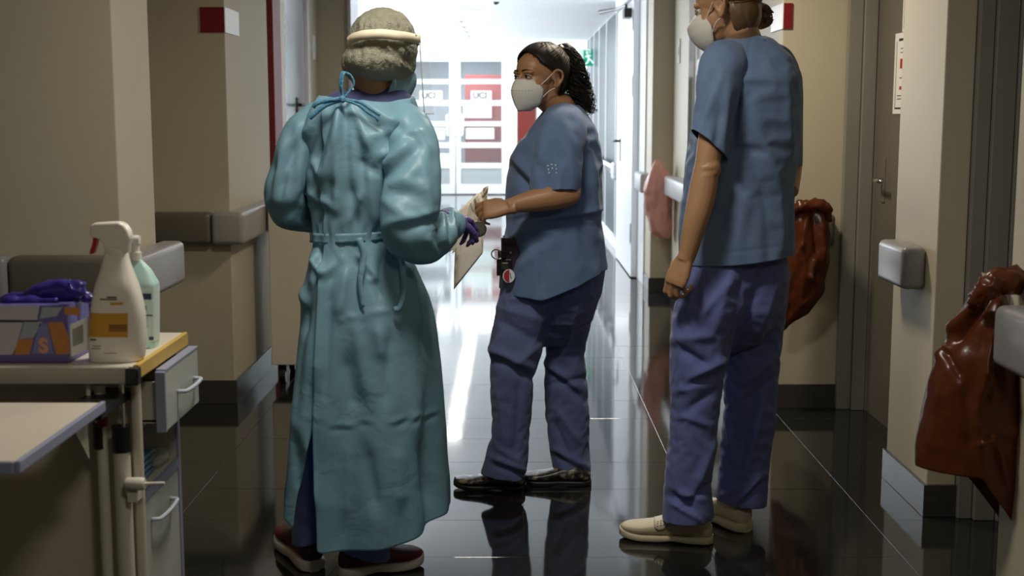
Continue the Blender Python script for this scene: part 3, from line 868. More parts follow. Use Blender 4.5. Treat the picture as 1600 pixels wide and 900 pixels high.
# spray bottle
BOT = mat('bottle_white', (0.86, 0.83, 0.75), 0.35, spec=0.5, vary=0.02, coat=0.2)
Yb = 2.70
cxb = P(184, 555, Yb).x
zof = lambda py: P(184, py, Yb).z
zb0 = WT + 0.001
prof = [(556, 142, 222), (552, 141, 225), (520, 141, 227), (490, 142, 226), (465, 145, 222), (440, 150, 215), (415, 158, 206), (395, 163, 200), (388, 164, 199)]
def bring(py, off=0.0, n=44):
    xl, xr = interp(sorted(prof), py)
    A, B = P(xl, py, Yb), P(xr, py, Yb)
    z = zb0 + (A.z - P(180, 556, Yb).z)
    a = (B.x - A.x) / 2 + off
    return ring(Vector(((A.x + B.x) / 2, Yb, z)), a, min(0.036, a * 0.8) + off, n, 3.0)
sp = thing('spray_bottle', (cxb, Yb, WT), 'white trigger spray bottle with orange label on the cart top', 'bottle')
pys = [556, 554, 552, 545] + list(range(540, 386, -8)) + [388]
obj('body', MB().loft([bring(p) for p in pys]), BOT, sp, autosm=0.6)
nz = bring(388)[0].z
nx = sum(p.x for p in bring(388)) / 44
obj('neck_ring', MB().tube([(nx, Yb, nz - 0.004), (nx, Yb, nz + 0.008)], 0.0225, 28), BOT, sp, autosm=0.6)
def headpt(x, y):
    q = P(x, y, Yb); return (q.x, q.z + (zb0 - P(180, 556, Yb).z))
poly = [(143, 346), (150, 342), (188, 340), (197, 345), (203, 354), (206, 364), (202, 378), (199, 391), (167, 391), (165, 378), (158, 367), (143, 364)]
mb = MB(); pp = [headpt(x, y) for x, y in poly]
mb.prism(pp, 0.034, (0, Yb - 0.017, 0), (1, 0, 0), (0, 0, 1), (0, 1, 0))
obj('spray_head', mb, BOT, sp, bevel=0.006, seg=3, autosm=0.9)
poly = [(147, 363), (154, 365), (153, 374), (148, 390), (142, 392), (141, 388), (145, 376)]
mb = MB(); mb.prism([headpt(x, y) for x, y in poly], 0.016, (0, Yb - 0.008, 0), (1, 0, 0), (0, 0, 1), (0, 1, 0))
obj('trigger', mb, mat('trigger_red', (0.45, 0.02, 0.02), 0.35, vary=0.03), sp, bevel=0.002)
def label(nm, pyt, pyb, x0, x1, m, off=0.0007, par=sp, n=14):
    rows_ = []
    for i in range(8):
        py = pyb + (pyt - pyb) * i / 7
        rg = bring(py, off, 400)
        lo, hi = P(x0, py, Yb).x, P(x1, py, Yb).x
        line = []
        fr_ = [p for p in rg if p.y <= Yb]
        fr_.sort(key=lambda p: p.x)
        xs = [p.x for p in fr_]
        for j in range(n):
            x = lo + (hi - lo) * j / (n - 1)
            y = float(np.interp(x, xs, [p.y for p in fr_]))
            line.append(Vector((x, y, fr_[0].z)))
        rows_.append(line)
    mb = MB().loft(rows_, False, False, closed=False)
    return obj(nm, mb, m, par, smooth=True, fixn=False)
label('label', 480, 517, 144, 207, mat('label_orange', (0.66, 0.33, 0.03), 0.4, vary=0.12, vscale=25))
label('label_picture', 497, 508, 178, 206, mat('label_brown', (0.30, 0.12, 0.02), 0.4, vary=0.3, vscale=60), 0.0012)
PRN = mat('print_brown', (0.13, 0.10, 0.07), 0.5, vary=0.1)
for (t_, b_, x0, x1, m_) in ((454, 456.5, 175, 190, PRN), (457.5, 459.5, 164, 191, PRN), (463, 467, 180, 200, mat('print_gold', (0.6, 0.36, 0.05), 0.45, vary=0.05)), (520, 522.5, 147, 158, PRN), (530, 531.5, 152, 166, mat('print_grey', (0.36, 0.36, 0.33), 0.6, vary=0.2)), (534, 535.5, 150, 165, mat('print_grey', (0.36, 0.36, 0.33), 0.6)), (541, 542, 170, 190, mat('print_grey', (0.36, 0.36, 0.33), 0.6))):
    label('print_line', t_, b_, x0, x1, m_, 0.0009)
# aqua pump bottle behind it
Ya = 2.86
aq = thing('pump_bottle', (P(222, 530, Ya).x, Ya, WT), 'aqua disinfectant bottle with white pump behind the spray bottle', 'bottle')
AQ = mat('bottle_aqua', (0.52, 0.78, 0.72), 0.3, spec=0.5, vary=0.03, coat=0.2)
AQL = mat('label_pale_aqua', (0.72, 0.88, 0.83), 0.4, vary=0.03)
prof_a = [(532, 196, 245), (525, 196, 246), (436, 196, 246), (425, 199, 241), (412, 205, 234), (400, 207, 223), (396, 207, 220)]
zsh = WT + 0.001 - P(222, 532, Ya).z
def aring(py, off=0, n=40):
    xl, xr = interp(sorted(prof_a), py)
    A, B = P(xl, py, Ya), P(xr, py, Ya)
    return ring(Vector(((A.x + B.x) / 2, Ya, A.z + zsh)), (B.x - A.x) / 2 + off, min(0.03, (B.x - A.x) * 0.4) + off, n, 5)
obj('body', MB().loft([aring(p) for p in (532, 530, 525, 500, 470, 440, 436, 432, 425, 418, 412, 406, 400, 396)]), AQ, aq, autosm=0.5)
obj('label', MB().loft([aring(p, 0.0006) for p in (522, 500, 470, 438)], False, False), AQL, aq, autosm=0.5)
lx0, lx1 = P(216, 450, Ya).x, P(243, 450, Ya).x
yf = Ya - 0.0312
def aprint(t_, b_, x0, x1, m_):
    za, zc = P(222, b_, Ya).z + zsh, P(222, t_, Ya).z + zsh
    obj('print', tobox((P(x0, 450, Ya).x, yf - 0.0006, za), (P(x1, 450, Ya).x, yf + 0.001, zc)), m_, aq)
NAVY = mat('print_navy', (0.03, 0.04, 0.10), 0.45, vary=0.1)
aprint(447, 456, 216, 242, NAVY)
aprint(466, 473, 224, 234, mat('print_teal', (0.30, 0.45, 0.42), 0.5, vary=0.1)); aprint(480, 481.5, 224, 243, NAVY); aprint(514, 519, 236, 243, NAVY)
for k in range(4): aprint(485 + 4 * k, 486.5 + 4 * k, 226, 234, mat('print_teal', (0.30, 0.45, 0.42), 0.5, vary=0.1))
c = P(212, 385, Ya); c.z += zsh
obj('pump_collar', MB().tube([(c.x, Ya, P(0, 398, Ya).z + zsh), (c.x, Ya, c.z)], 0.0125, 20), BOT, aq, autosm=0.6)
obj('pump', MB().tube([(c.x, Ya, c.z), (c.x, Ya, c.z + 0.022)], 0.009, 16).tube([(c.x + 0.01, Ya, c.z + 0.028), (c.x - 0.018, Ya, c.z + 0.028), (c.x - 0.045, Ya, c.z + 0.022)], [0.010, 0.010, 0.006], 12), BOT, aq, autosm=0.7)

# ------------------------------------------------------------------ people: shared builders
def headframe(O, fwd, roll=0.0):
    f = Vector(fwd).normalized()
    r = f.cross(Vector((0, 0, 1))).normalized()
    u = r.cross(f)
    if roll:
        q = Matrix.Rotation(roll, 3, f); r, u = q @ r, q @ u
    M = Matrix((r, f, u)).transposed()
    O = Vector(O)
    return M, (lambda p: O + M @ Vector(p))
def head_shapes(mb, O, fwd, s=1.0):
    M, L = headframe(O, fwd)
    E = lambda c, r, R=None: mb.ell(L(Vector(c) * s), [k * s for k in r], M @ R if R else M, 24, 16)
    E((0, -.012, .030), (.074, .094, .079)); E((0, -.035, -.012), (.064, .066, .064)); E((0, .030, .030), (.062, .060, .058))
    E((0, .032, -.030), (.059, .055, .078)); E((0, .038, -.076), (.047, .045, .034)); E((0, .066, -.099), (.023, .019, .017))
    for k in (-1, 1):
        E((k * .034, .052, -.034), (.025, .023, .027)); E((k * .027, .077, .016), (.027, .014, .010))
        E((k * .012, .094, -.041), (.009, .012, .008))
        E((k * .078, -.014, -.010), (.006, .019, .029), Matrix.Rotation(k * -0.35, 3, 'Z'))
        rim = [L(Vector(p) * s) for p in ((k * .077, .004, -.012), (k * .083, .006, .010), (k * .088, -.008, .022), (k * .092, -.026, .014), (k * .090, -.031, -.004), (k * .085, -.022, -.024), (k * .080, -.008, -.038), (k * .076, .001, -.030))]
        mb.tube(smoothpath(rim, 20), [.0052 * s] * 20, 8)
    mb.tube([L(Vector(p) * s) for p in ((0, .082, .012), (0, .094, -.010), (0, .106, -.030), (0, .108, -.040), (0, .094, -.047))], [.008 * s, .0085 * s, .011 * s, .0125 * s, .006 * s], 14)
    E((0, .087, -.066), (.022, .010, .006)); E((0, .086, -.075), (.020, .010, .007))
    return M, L
def eye_dents(mb, L, s=1.0):
    V = np.array(mb.v)
    for k in (-1, 1):
        c = np.array(L(Vector((k * .031, .089, .000)) * s))
        inn = np.array(L(Vector((k * .031, .0, .0)) * s)) - c
        inn = inn / np.linalg.norm(inn)
        d = np.linalg.norm(V - c, axis=1) / (.0145 * s)
        V += inn[None, :] * (.0085 * s * np.exp(-d ** 2))[:, None]
        c2 = np.array(L(Vector((k * .084, -.012, -.006)) * s))      # hollow of the ear
        inn2 = np.array(L(Vector((0, -.012, -.006)) * s)) - c2
        inn2 /= np.linalg.norm(inn2)
        d = np.linalg.norm(V - c2, axis=1) / (.011 * s)
        V += inn2[None, :] * (.005 * s * np.exp(-d ** 2))[:, None]
    mb.v = [tuple(p) for p in V]
EYEW = mat('eye_white', (0.55, 0.50, 0.45), 0.2, vary=0.02)
IRIS = mat('eye_iris', (0.03, 0.017, 0.01), 0.1, vary=0.1)
def face_parts(par, L, M, s, look, browm, skinm, browz=.019):
    for k in (-1, 1):
        c = L(Vector((k * .031, .0745, .000)) * s)
        e = obj('eye', MB().ell(c, (.0125 * s,) * 3, M, 20, 14), EYEW, par, smooth=True)
        g = (M @ Vector(look)).normalized()
        obj('iris', MB().ell(c + g * .0078 * s, (.0066 * s,) * 3, M, 16, 10), IRIS, e, smooth=True)
        arc = lambda zf, yo: [L(Vector((k * .031 + .0148 * math.cos(PI * t / 8) * 1.0, .0745 + math.sqrt(max(0, .0135 ** 2 - (.0135 * math.cos(PI * t / 8)) ** 2)) * yo, zf * math.sin(PI * t / 8))) * s) for t in range(9)]
        obj('eyelid', MB().tube(arc(.0078, .95), [.0012 * s] + [.0021 * s] * 7 + [.0012 * s], 8), skinm, par, smooth=True)
        obj('eyelid', MB().tube(arc(-.0068, .93), [.0012 * s] + [.0018 * s] * 7 + [.0012 * s], 8), skinm, par, smooth=True)
        obj('eyelashes', MB().tube(arc(.0060, 1.08), [.0006 * s] + [.0014 * s] * 7 + [.0006 * s], 6), browm, par, smooth=True)
        br = [L(Vector((k * (.012 + .036 * t / 7), .0905 - .014 * (t / 7) ** 2, browz + .006 * math.sin(PI * (.15 + .7 * t / 7)))) * s) for t in range(8)]
        obj('eyebrow', MB().tube(br, [(.0018 * s * (1 if t in (1, 2, 3, 4) else .7 if t < 6 else .35), .0034 * s) for t in range(8)], 8), browm, par, smooth=True)
def hand(mb, wrist, d, n, thumb, s=1.0, curls=((.5, .7, .5),) * 4, tc=(0.5, 0.5, 0.4), spread=0.06, rf=1.0):
    """palm and five separate fingers; d: finger direction, n: palm-facing direction, thumb: side the thumb is on"""
    d = Vector(d).normalized()
    n = (Vector(n) - d * Vector(n).dot(d)).normalized()
    w = d.cross(n)
    if w.dot(Vector(thumb)) < 0: w = -w
    W = Vector(wrist)
    rings = []
    for t, hw, ht in ((-.03, .027, .020), (0, .027, .018), (.02, .033, .0175), (.05, .040, .0165), (.078, .041, .015), (.092, .037, .011)):
        rings.append(ring(W + d * t * s, hw * s, ht * s, 20, 2.6, w, n))
    mb.loft(rings)
    mb.ell(W + (d * .035 + w * .026 + n * .009) * s, (.020 * s, .020 * s, .020 * s), None, 14, 10)
    offs = (.030, .0105, -.0095, -.0285)
    lens = ((.043, .026, .021), (.047, .030, .022), (.043, .028, .022), (.034, .021, .019))
    for i in range(4):
        p = W + (d * (.086 - .004 * abs(i - 1)) + w * offs[i]) * s
        a = 0.0
        pts = [p - d * .02 * s, p]
        dir0 = (d + w * spread * (1.5 - i)).normalized()
        for j in range(3):
            a += curls[i][j]
            v = dir0 * math.cos(a) + n * math.sin(a)
            q = pts[-1]
            pts += [q + v * lens[i][j] * s * .5, q + v * lens[i][j] * s]
        r = [.0095, .0098, .0088, .0090, .0078, .0080, .0070, .0050]
        mb.tube(pts, [k * s * rf * (1 if i < 3 else .87) for k in r], 12)
        mb.ell(pts[-1], [.0058 * s * rf] * 3, None, 10, 8)
    p = W + (d * .022 + w * .026 + n * .004) * s
    v0 = (d * .75 + w * .75 + n * .25).normalized()
    pts = [p]
    a = 0
    for j, l in enumerate((.040, .031, .026)):
        a += tc[j]
        v = (v0 * math.cos(a) + (n * .8 + d * .5 - w * .35).normalized() * math.sin(a)).normalized()
        q = pts[-1]
        pts += [q + v * l * s * .5, q + v * l * s]
    mb.tube(pts, [k * s * rf for k in (.014, .0135, .0115, .011, .0098, .0095, .006)], 12)
    mb.ell(pts[-1], [.007 * s * rf] * 3, None, 10, 8)
def garment(st, Y, nu, nv, top, bot, phi0=0.0, phi1=2 * PI, closed=True, e=2.25, Yf=None, outf=None):
    """open cloth shell swept around a body: st rows (py, xl, xr, depth); top / bot give the edge height per picture column"""
    rows = []
    keys = sorted(st)
    tmin, bmax = keys[0][0], keys[-1][0]
    def vert(py, ph):
        xl, xr, b = interp(keys, py)[:3]
        yc = Y if Yf is None else Yf(py)
        A, B = P(xl, py, yc), P(xr, py, yc)
        p = 2.0 / e
        a = (B.x - A.x) / 2
        v = Vector(((A.x + B.x) / 2 + a * spow(math.cos(ph), p), yc + b * spow(math.sin(ph), p), A.z))
        px = (xl + xr) / 2 + (xr - xl) / 2 * spow(math.cos(ph), p)
        return v, px
    for i in range(nv + 1):
        v = i / nv
        row = []
        n = nu if closed else nu + 1
        for j in range(n):
            u = j / nu
            p0 = phi0(v) if callable(phi0) else phi0
            p1 = phi1(v) if callable(phi1) else phi1
            ph = p0 + (p1 - p0) * u
            _, px = vert(tmin + v * (bmax - tmin), ph)
            front = math.sin(ph) < 0
            t_, b_ = top(px, front), bot(px, front)
            q, _ = vert(t_ + v * (b_ - t_), ph)
            if outf:
                q = outf(q, u, v, ph)
            row.append(q)
        rows.append(row)
    return MB().loft(rows, False, False, closed=closed)
def lin(*pts):
    xs = [p[0] for p in pts]; ys = [p[1] for p in pts]
    return lambda px, front=True: float(np.interp(px, xs, ys))
def tubegrid(pts, rad, nu, nv, flat=1.0, up=None):
    pa = smoothpath(pts, nv)
    if isinstance(rad[0], tuple):
        ra = list(zip(smoothvals([r[0] for r in rad], nv), smoothvals([r[1] for r in rad], nv)))
    else:
        ra = smoothvals(rad, nv)
    return MB().tube(pa, ra, nu, False, flat, up)
def join(*mbs):
    o = MB()
    for m in mbs: o.add(m.v, m.f)
    return o
def settle(o, wfun=None, goal=.1, frames=18, slack=.05, bend=8.0, tens=15.0, grav=1.0, quality=4, solid=.0015, subd=1, sfun=None):
    """let a garment with a little extra cloth buckle and settle into natural folds"""
    o.modifiers.clear()
    V = np.zeros(len(o.data.vertices) * 3); o.data.vertices.foreach_get('co', V); V = V.reshape(-1, 3) + np.array(wloc(o))
    px, py = project(V)
    W = np.clip(wfun(px, py, V) if wfun else np.full(len(V), goal), 0, 1)
    vg = o.vertex_groups.new(name='pin')
    q = np.round(W * 24).astype(int)
    for k in range(25):
        ids = np.where(q == k)[0]
        if len(ids): vg.add(ids.tolist(), k / 24, 'REPLACE')
    c = o.modifiers.new('c', 'CLOTH'); s = c.settings
    s.quality = quality; s.mass = .15
    s.tension_stiffness = s.compression_stiffness = tens; s.shear_stiffness = 5; s.bending_stiffness = bend
    s.tension_damping = s.compression_damping = s.shear_damping = 5; s.bending_damping = .5; s.air_damping = 2
    s.vertex_group_mass = 'pin'; s.pin_stiffness = 1.0
    if sfun:
        Sg = np.clip(sfun(px, py, V), 0, 1)
        sg = o.vertex_groups.new(name='slack')
        q = np.round(Sg * 16).astype(int)
        for k in range(17):
            ids = np.where(q == k)[0]
            if len(ids): sg.add(ids.tolist(), k / 16, 'REPLACE')
        s.vertex_group_shrink = 'slack'
        s.shrink_min = 0.0; s.shrink_max = -slack
    else:
        s.shrink_min = s.shrink_max = -slack
    s.effector_weights.gravity = grav
    c.collision_settings.use_collision = False
    c.point_cache.frame_start = 1; c.point_cache.frame_end = frames
    for f in range(1, frames + 1): scene.frame_set(f)
    me = bpy.data.meshes.new_from_object(o.evaluated_get(bpy.context.evaluated_depsgraph_get()))
    o.modifiers.clear(); o.vertex_groups.clear()
    o.data = me
    me.polygons.foreach_set('use_smooth', [True] * len(me.polygons))
    scene.frame_set(1)
    if subd:
        m = o.modifiers.new('subdivision', 'SUBSURF'); m.levels = m.render_levels = subd
    if solid:
        m = o.modifiers.new('thickness', 'SOLIDIFY'); m.thickness = solid; m.offset = -1
    return o
SHOE_SURF = [None]
def shoe(par, name, heel, toe, W, H, upm, solem, label=None, sole_h=0.026, collar=None, n=26, open_h=None):
    heel, toe = Vector(heel), Vector(toe)
    heel.z = toe.z = 0.0005
    d = (toe - heel); Ln = d.length; d.normalize()
    w = Vector((-d.y, d.x, 0)); up = Vector((0, 0, 1))
    st = [(0, .30, .50), (.03, .62, .66), (.08, .76, .82), (.2, .80, 1.0), (.34, .80, .98), (.48, .86, .80), (.62, .95, .62), (.76, 1.0, .52), (.88, .88, .44), (.95, .64, .36), (.985, .40, .28), (1, .16, .2)]
    upper, sole = [], []
    N = 26
    for k in range(N):
        s_ = k / (N - 1)
        hw, h = interp(st, s_)
        spring = .012 * max(0, (s_ - .72) / .28) ** 2
        zb = sole_h * .8 + spring
        zt = max(zb + .012, sole_h + H * h + spring * .5 - sole_h * .4)
        c = heel + d * (Ln * (0.012 + 0.976 * s_)) + up * ((zb + zt) / 2)
        upper.append(ring(c, hw * W / 2, (zt - zb) / 2, n, 2.6, w, up))
    for k in range(N):
        s_ = k / (N - 1)
        hw, h = interp(st, s_)
        spring = .012 * max(0, (s_ - .72) / .28) ** 2
        arch = .006 * math.exp(-((s_ - .42) / .10) ** 2)
        c = heel + d * (Ln * s_) + up * ((sole_h + spring + arch + spring) / 2)
        sole.append(ring(c, hw * W / 2 + .0035, (sole_h - arch) / 2, n, 5.0, w, up))
    def surf(s_, a, off=0.0):
        hw, h = interp(st, s_)
        spring = .012 * max(0, (s_ - .72) / .28) ** 2
        zb = sole_h * .8 + spring
        zt = max(zb + .012, sole_h + H * h + spring * .5 - sole_h * .4)
        return heel + d * (Ln * (0.012 + 0.976 * s_)) + up * ((zb + zt) / 2) + w * ((hw * W / 2 + off) * spow(math.cos(a), 2 / 2.6)) + up * (((zt - zb) / 2 + off) * spow(math.sin(a), 2 / 2.6))
    SHOE_SURF[0] = surf
    sh = obj(name, MB().loft(upper), upm, par, smooth=True)
    if label: sh['label'] = label
    so = obj('sole', MB().loft(sole), solem, sh, autosm=0.8)
    if collar:
        c = heel + d * Ln * .22 + up * (sole_h + H * .86)
        cr = []
        for k in range(24):
            a = 2 * PI * k / 24
            cr.append(c + d * (math.cos(a) * Ln * .17) + w * (math.sin(a) * W * .33) + up * (-.010 * math.cos(a)))
        obj('collar', MB().tube(cr + [cr[0]], .008, 8, False), collar, sh, smooth=True)
    return sh, heel, d, w, Ln

def cloth_mat(name, col, rough=0.8, wv=900, vary=0.07):
    m = mat(name, col, rough, spec=0.25, vary=vary, vscale=9, sheen=0.15, bump=(14, 0.012, 0.22))
    nt = m.node_tree; b = nt.nodes['Principled BSDF']
    old = b.inputs['Normal'].links[0].from_node
    n = nt.nodes.new('ShaderNodeTexNoise'); n.inputs['Scale'].default_value = wv
    n.inputs['Detail'].default_value = 1
    tc = [x for x in nt.nodes if x.type == 'TEX_COORD'][0]
    nt.links.new(tc.outputs['Object'], n.inputs['Vector'])
    bp = nt.nodes.new('ShaderNodeBump'); bp.inputs['Distance'].default_value = 0.0006; bp.inputs['Strength'].default_value = 0.25
    nt.links.new(n.outputs['Fac'], bp.inputs['Height'])
    nt.links.new(old.outputs['Normal'], bp.inputs['Normal'])
    nt.links.new(bp.outputs['Normal'], b.inputs['Normal'])
    return m
GAIN = 1.8
SCRUB = cloth_mat('scrub_blue', (0.135, 0.210, 0.375))
SCRUB3 = cloth_mat('scrub_blue_lighter', (0.148, 0.225, 0.39))
TROUS = cloth_mat('trouser_indigo', (0.115, 0.150, 0.31))
TROUS3 = cloth_mat('trouser_indigo_bright', (0.125, 0.155, 0.38))
HEM = cloth_mat('scrub_stitching', (0.16, 0.22, 0.34))
def film_mat(name, col, tcol, rough, alpha, transl, bumpsc, bdist, gl=0.35, second=None):
    m = bpy.data.materials.new(name); m.use_nodes = True
    nt = m.node_tree; nt.nodes.clear()
    out = nt.nodes.new('ShaderNodeOutputMaterial')
    di = nt.nodes.new('ShaderNodeBsdfPrincipled'); di.inputs['Base Color'].default_value = (*col, 1); di.inputs['Roughness'].default_value = rough
    di.inputs['Specular IOR Level'].default_value = gl
    tr = nt.nodes.new('ShaderNodeBsdfTranslucent'); tr.inputs['Color'].default_value = (*tcol, 1)
    tp = nt.nodes.new('ShaderNodeBsdfTransparent'); tp.inputs['Color'].default_value = (*[min(1, c * 1.3) for c in tcol], 1)
    m1 = nt.nodes.new('ShaderNodeMixShader'); m1.inputs[0].default_value = transl
    m2 = nt.nodes.new('ShaderNodeMixShader'); m2.inputs[0].default_value = alpha
    tc = nt.nodes.new('ShaderNodeTexCoord')
    n = nt.nodes.new('ShaderNodeTexNoise'); n.inputs['Scale'].default_value = bumpsc; n.inputs['Detail'].default_value = 3; n.inputs['Distortion'].default_value = 0.8
    vo = nt.nodes.new('ShaderNodeTexVoronoi'); vo.inputs['Scale'].default_value = (second or bumpsc * .7); vo.feature = 'DISTANCE_TO_EDGE'
    nt.links.new(tc.outputs['Object'], n.inputs['Vector'])
    mixv = nt.nodes.new('ShaderNodeVectorMath'); mixv.operation = 'MULTIPLY_ADD'
    nt.links.new(n.outputs['Color'], mixv.inputs[0]); mixv.inputs[1].default_value = (.12, .12, .12)
    nt.links.new(tc.outputs['Object'], mixv.inputs[2])
    nt.links.new(mixv.outputs[0], vo.inputs['Vector'])
    ad = nt.nodes.new('ShaderNodeMath'); ad.operation = 'ADD'
    nt.links.new(n.outputs['Fac'], ad.inputs[0]); nt.links.new(vo.outputs['Distance'], ad.inputs[1])
    bp = nt.nodes.new('ShaderNodeBump'); bp.inputs['Distance'].default_value = bdist; bp.inputs['Strength'].default_value = .6
    nt.links.new(ad.outputs[0], bp.inputs['Height'])
    nt.links.new(bp.outputs['Normal'], di.inputs['Normal']); nt.links.new(bp.outputs['Normal'], tr.inputs['Normal'])
    nt.links.new(di.outputs[0], m1.inputs[1]); nt.links.new(tr.outputs[0], m1.inputs[2])
    nt.links.new(m1.outputs[0], m2.inputs[1]); nt.links.new(tp.outputs[0], m2.inputs[2])
    nt.links.new(m2.outputs[0], out.inputs['Surface'])
    return m
MASKW = mat('mask_white', (0.74, 0.73, 0.68), 0.75, vary=0.03, bump=(300, 0.0006, 0.3))
LOOP = mat('ear_loop_white', (0.78, 0.76, 0.70), 0.7, vary=0.02)
def mask(par, name, L, s, m, keys, n=28, nv=18, ridge=1.7, seam=0.0, solid=.0018):
    """keys: rows (v, z, halfwidth, edge y, centre y)"""
    rows = []
    for i in range(nv + 1):
        z, hw, ye, yc = interp(keys, i / nv)
        row = []
        for j in range(n + 1):
            q = -1 + 2 * j / n
            y = ye + (yc - ye) * (1 - abs(q) ** ridge)
            row.append(L(Vector((hw * math.sin(q * PI / 2), y, z)) * s))
        rows.append(row)
    o = obj(name, MB().loft(rows, False, False, closed=False), m, par, smooth=True, solid=solid)
    return o, rows

# ================================================================== middle person
p2 = thing('person', P(845, 755, 4.69).to_2d().to_3d(), 'person in blue scrubs with dark curly ponytail and white mask, passing folded papers', 'person', None)
O2 = P(844, 120, 4.64); F2 = (-.80, -.60, -.03); S2 = 1.0
st2 = [(160, 858, 898, .055), (170, 850, 908, .085), (182, 841, 919, .130), (200, 829, 930, .175), (230, 809, 937, .20), (262, 797, 940, .20), (300, 793, 941, .195), (345, 792, 940, .19), (380, 789, 943, .195), (415, 786, 948, .205), (456, 782, 950, .21)]
b2 = MB()
M2, L2 = head_shapes(b2, O2, F2, S2)
b2.tube([L2((0, -.022, -.03)), L2((0, -.030, -.075)), P(872, 165, 4.68), P(877, 185, 4.69)], [.052, .050, .056, .075], 20)
b2.loft([ringpx(py, (xl + xr) / 2 - (xr - xl) * .36, (xl + xr) / 2 + (xr - xl) * .36, 4.69, b * .74) for py, xl, xr, b in st2[1:-2]])
sh2 = P(884, 200, 4.55); el2 = P(889, 304, 4.46); wr2 = P(801, 321, 4.41)
b2.tube(smoothpath([P(880, 200, 4.64), sh2, P(888, 250, 4.50), el2], 16), smoothvals([.05, .052, .045, .042], 16), 18)
b2.ell(el2, (.041, .041, .041))
b2.tube(smoothpath([el2, P(865, 308, 4.44), P(832, 314, 4.43), wr2, P(792, 324, 4.40)], 18), smoothvals([.043, .045, .039, .028, .026], 18), 18)
b2.tube(smoothpath([P(880, 205, 4.80), P(875, 260, 4.88), P(850, 320, 4.86), P(800, 335, 4.80)], 12), [.045] * 12, 14)
hand(b2, P(794, 324, 4.40), (-1, .10, -.10), (.05, .85, -.55), (0, -.5, 1), .94, ((.55, .75, .5), (.75, .8, .5), (.85, .8, .5), (.95, .85, .5)), (.35, .45, .35), .05)
for (a, k, f_, Y) in (((822, 480), (800, 600), (796, 725), 4.62), ((880, 480), (884, 600), (890, 725), 4.77)):
    b2.tube(smoothpath([P(*a, Y), P(*k, Y), P(*f_, Y)], 14), smoothvals([.062, .052, .040], 14), 16)
b2 = fuse(b2, .0036, 5)
eye_dents(b2, L2, S2)
obj('body', b2, SKIN, p2, smooth=True)
HAIRD = mat('hair_dark_brown', (0.012, 0.008, 0.006), 0.55, spec=0.35, vary=0.3, vscale=60)
face_parts(p2, L2, M2, S2, (.02, 1, -.02), HAIRD, SKIN)
# hair
def hair_cap(par, L, M, s, m, ylim, infl=.008, c=(0, -.012, .030), r=(.074, .094, .079), name='hair', extra=None):
    mb = MB()
    nu, nv = 72, 48
    pts = []
    for i in range(nv + 1):
        th = PI * i / nv
        row = []
        for j in range(nu):
            ph = 2 * PI * j / nu
            q = Vector(((r[0] + infl) * math.sin(th) * math.cos(ph) + c[0], (r[1] + infl) * math.sin(th) * math.sin(ph) + c[1], (r[2] + infl) * math.cos(th) + c[2]))
            k = noise.noise(Vector((ph * 7, th * 1.5, 3))) * .0035
            q += (q - Vector(c)).normalized() * k
            if q.z < 0: q.x *= 1 - .25 * min(1, -q.z / .08) * 0
            row.append(q)
        pts.append(row)
    idx = {}
    def vid(i, j):
        j %= nu
        if (i, j) not in idx:
            idx[(i, j)] = len(mb.v); mb.v.append(tuple(L(pts[i][j] * s)))
        return idx[(i, j)]
    for i in range(nv):
        for j in range(nu):
            q = (pts[i][j] + pts[i + 1][(j + 1) % nu]) / 2
            if q.y < interp(ylim, q.z)[0] + .0012 * math.sin(31 * q.x * 10):
                mb.f.append((vid(i, j), vid(i, j + 1), vid(i + 1, j + 1), vid(i + 1, j)))
    return obj(name, mb, m, par, smooth=True, solid=.006)
YL2 = [(-.07, -.062), (-.03, -.047), (0, -.044), (.018, -.036), (.027, .010), (.045, .040), (.062, .052), (.080, .060), (.10, .070), (.13, .12)]
h2 = hair_cap(p2, L2, M2, S2, HAIRD, YL2)
NAPE = [(-.20, -.3), (-.094, -.16), (-.088, -.060), (-.06, -.046), (0, -.044), (.02, -.040), (.05, -.05), (.09, -.3)]
def strands(par, L, s, m, tie, ylim, n, infl=.011, rr=.0016, seed=1, c=Vector((0, -.012, .030)), r=Vector((.074, .094, .079)), name='hair_strands'):
    rn = random.Random(seed)
    mb = MB()
    tie = Vector(tie)
    td = (tie - c).normalized()
    k = 0
    while k < n:
        z = rn.uniform(-.05, .112); sd = rn.choice((-1, 1))
        yl = interp(ylim, z)[0] + rn.uniform(-.01, .004)
        q = 1 - ((z - c.z) / (r.z + .004)) ** 2 - ((yl - c.y) / (r.y + .004)) ** 2
        if q <= 0:
            if rn.random() < .5: k += 1
            continue
        x = sd * math.sqrt(q) * (r.x + .004)
        d0 = (Vector((x, yl, z)) - c).normalized()
        pts = []
        lift = rn.uniform(-.002, .004)
        for t in range(10):
            f = t / 9
            d = d0.lerp(td, f ** .9).normalized()
            e = 1 / math.sqrt((d.x / (r.x + infl)) ** 2 + (d.y / (r.y + infl)) ** 2 + (d.z / (r.z + infl)) ** 2)
            pts.append(L((c + d * (e + lift * math.sin(PI * f) + .001 * math.sin(9 * f + k))) * s))
        mb.tube(pts, [rr * .5] + [rr] * 8 + [rr * .7], 5, False)
        k += 1
    o = obj(name, mb, m, par, smooth=True, fixn=False); o['kind'] = 'stuff'
    return o
HAIRS = mat('hair_strand_brown', (0.030, 0.017, 0.010), 0.5, spec=0.35, vary=0.3, vscale=50)
strands(h2, L2, S2, HAIRS, (.0, -.085, .085), YL2, 240)
hair_cap(h2, L2, M2, S2, HAIRD, NAPE, .007, (0, -.035, -.018), (.064, .064, .066), 'nape_hair')
YP = 4.70
pt = smoothpath([P(872, 83, YP - .01), P(882, 75, YP), P(891, 92, YP), P(897, 118, YP), P(905, 145, YP), P(917, 171, YP)], 24)
pr = smoothvals([.020, .028, .038, .046, .046, .024], 24)
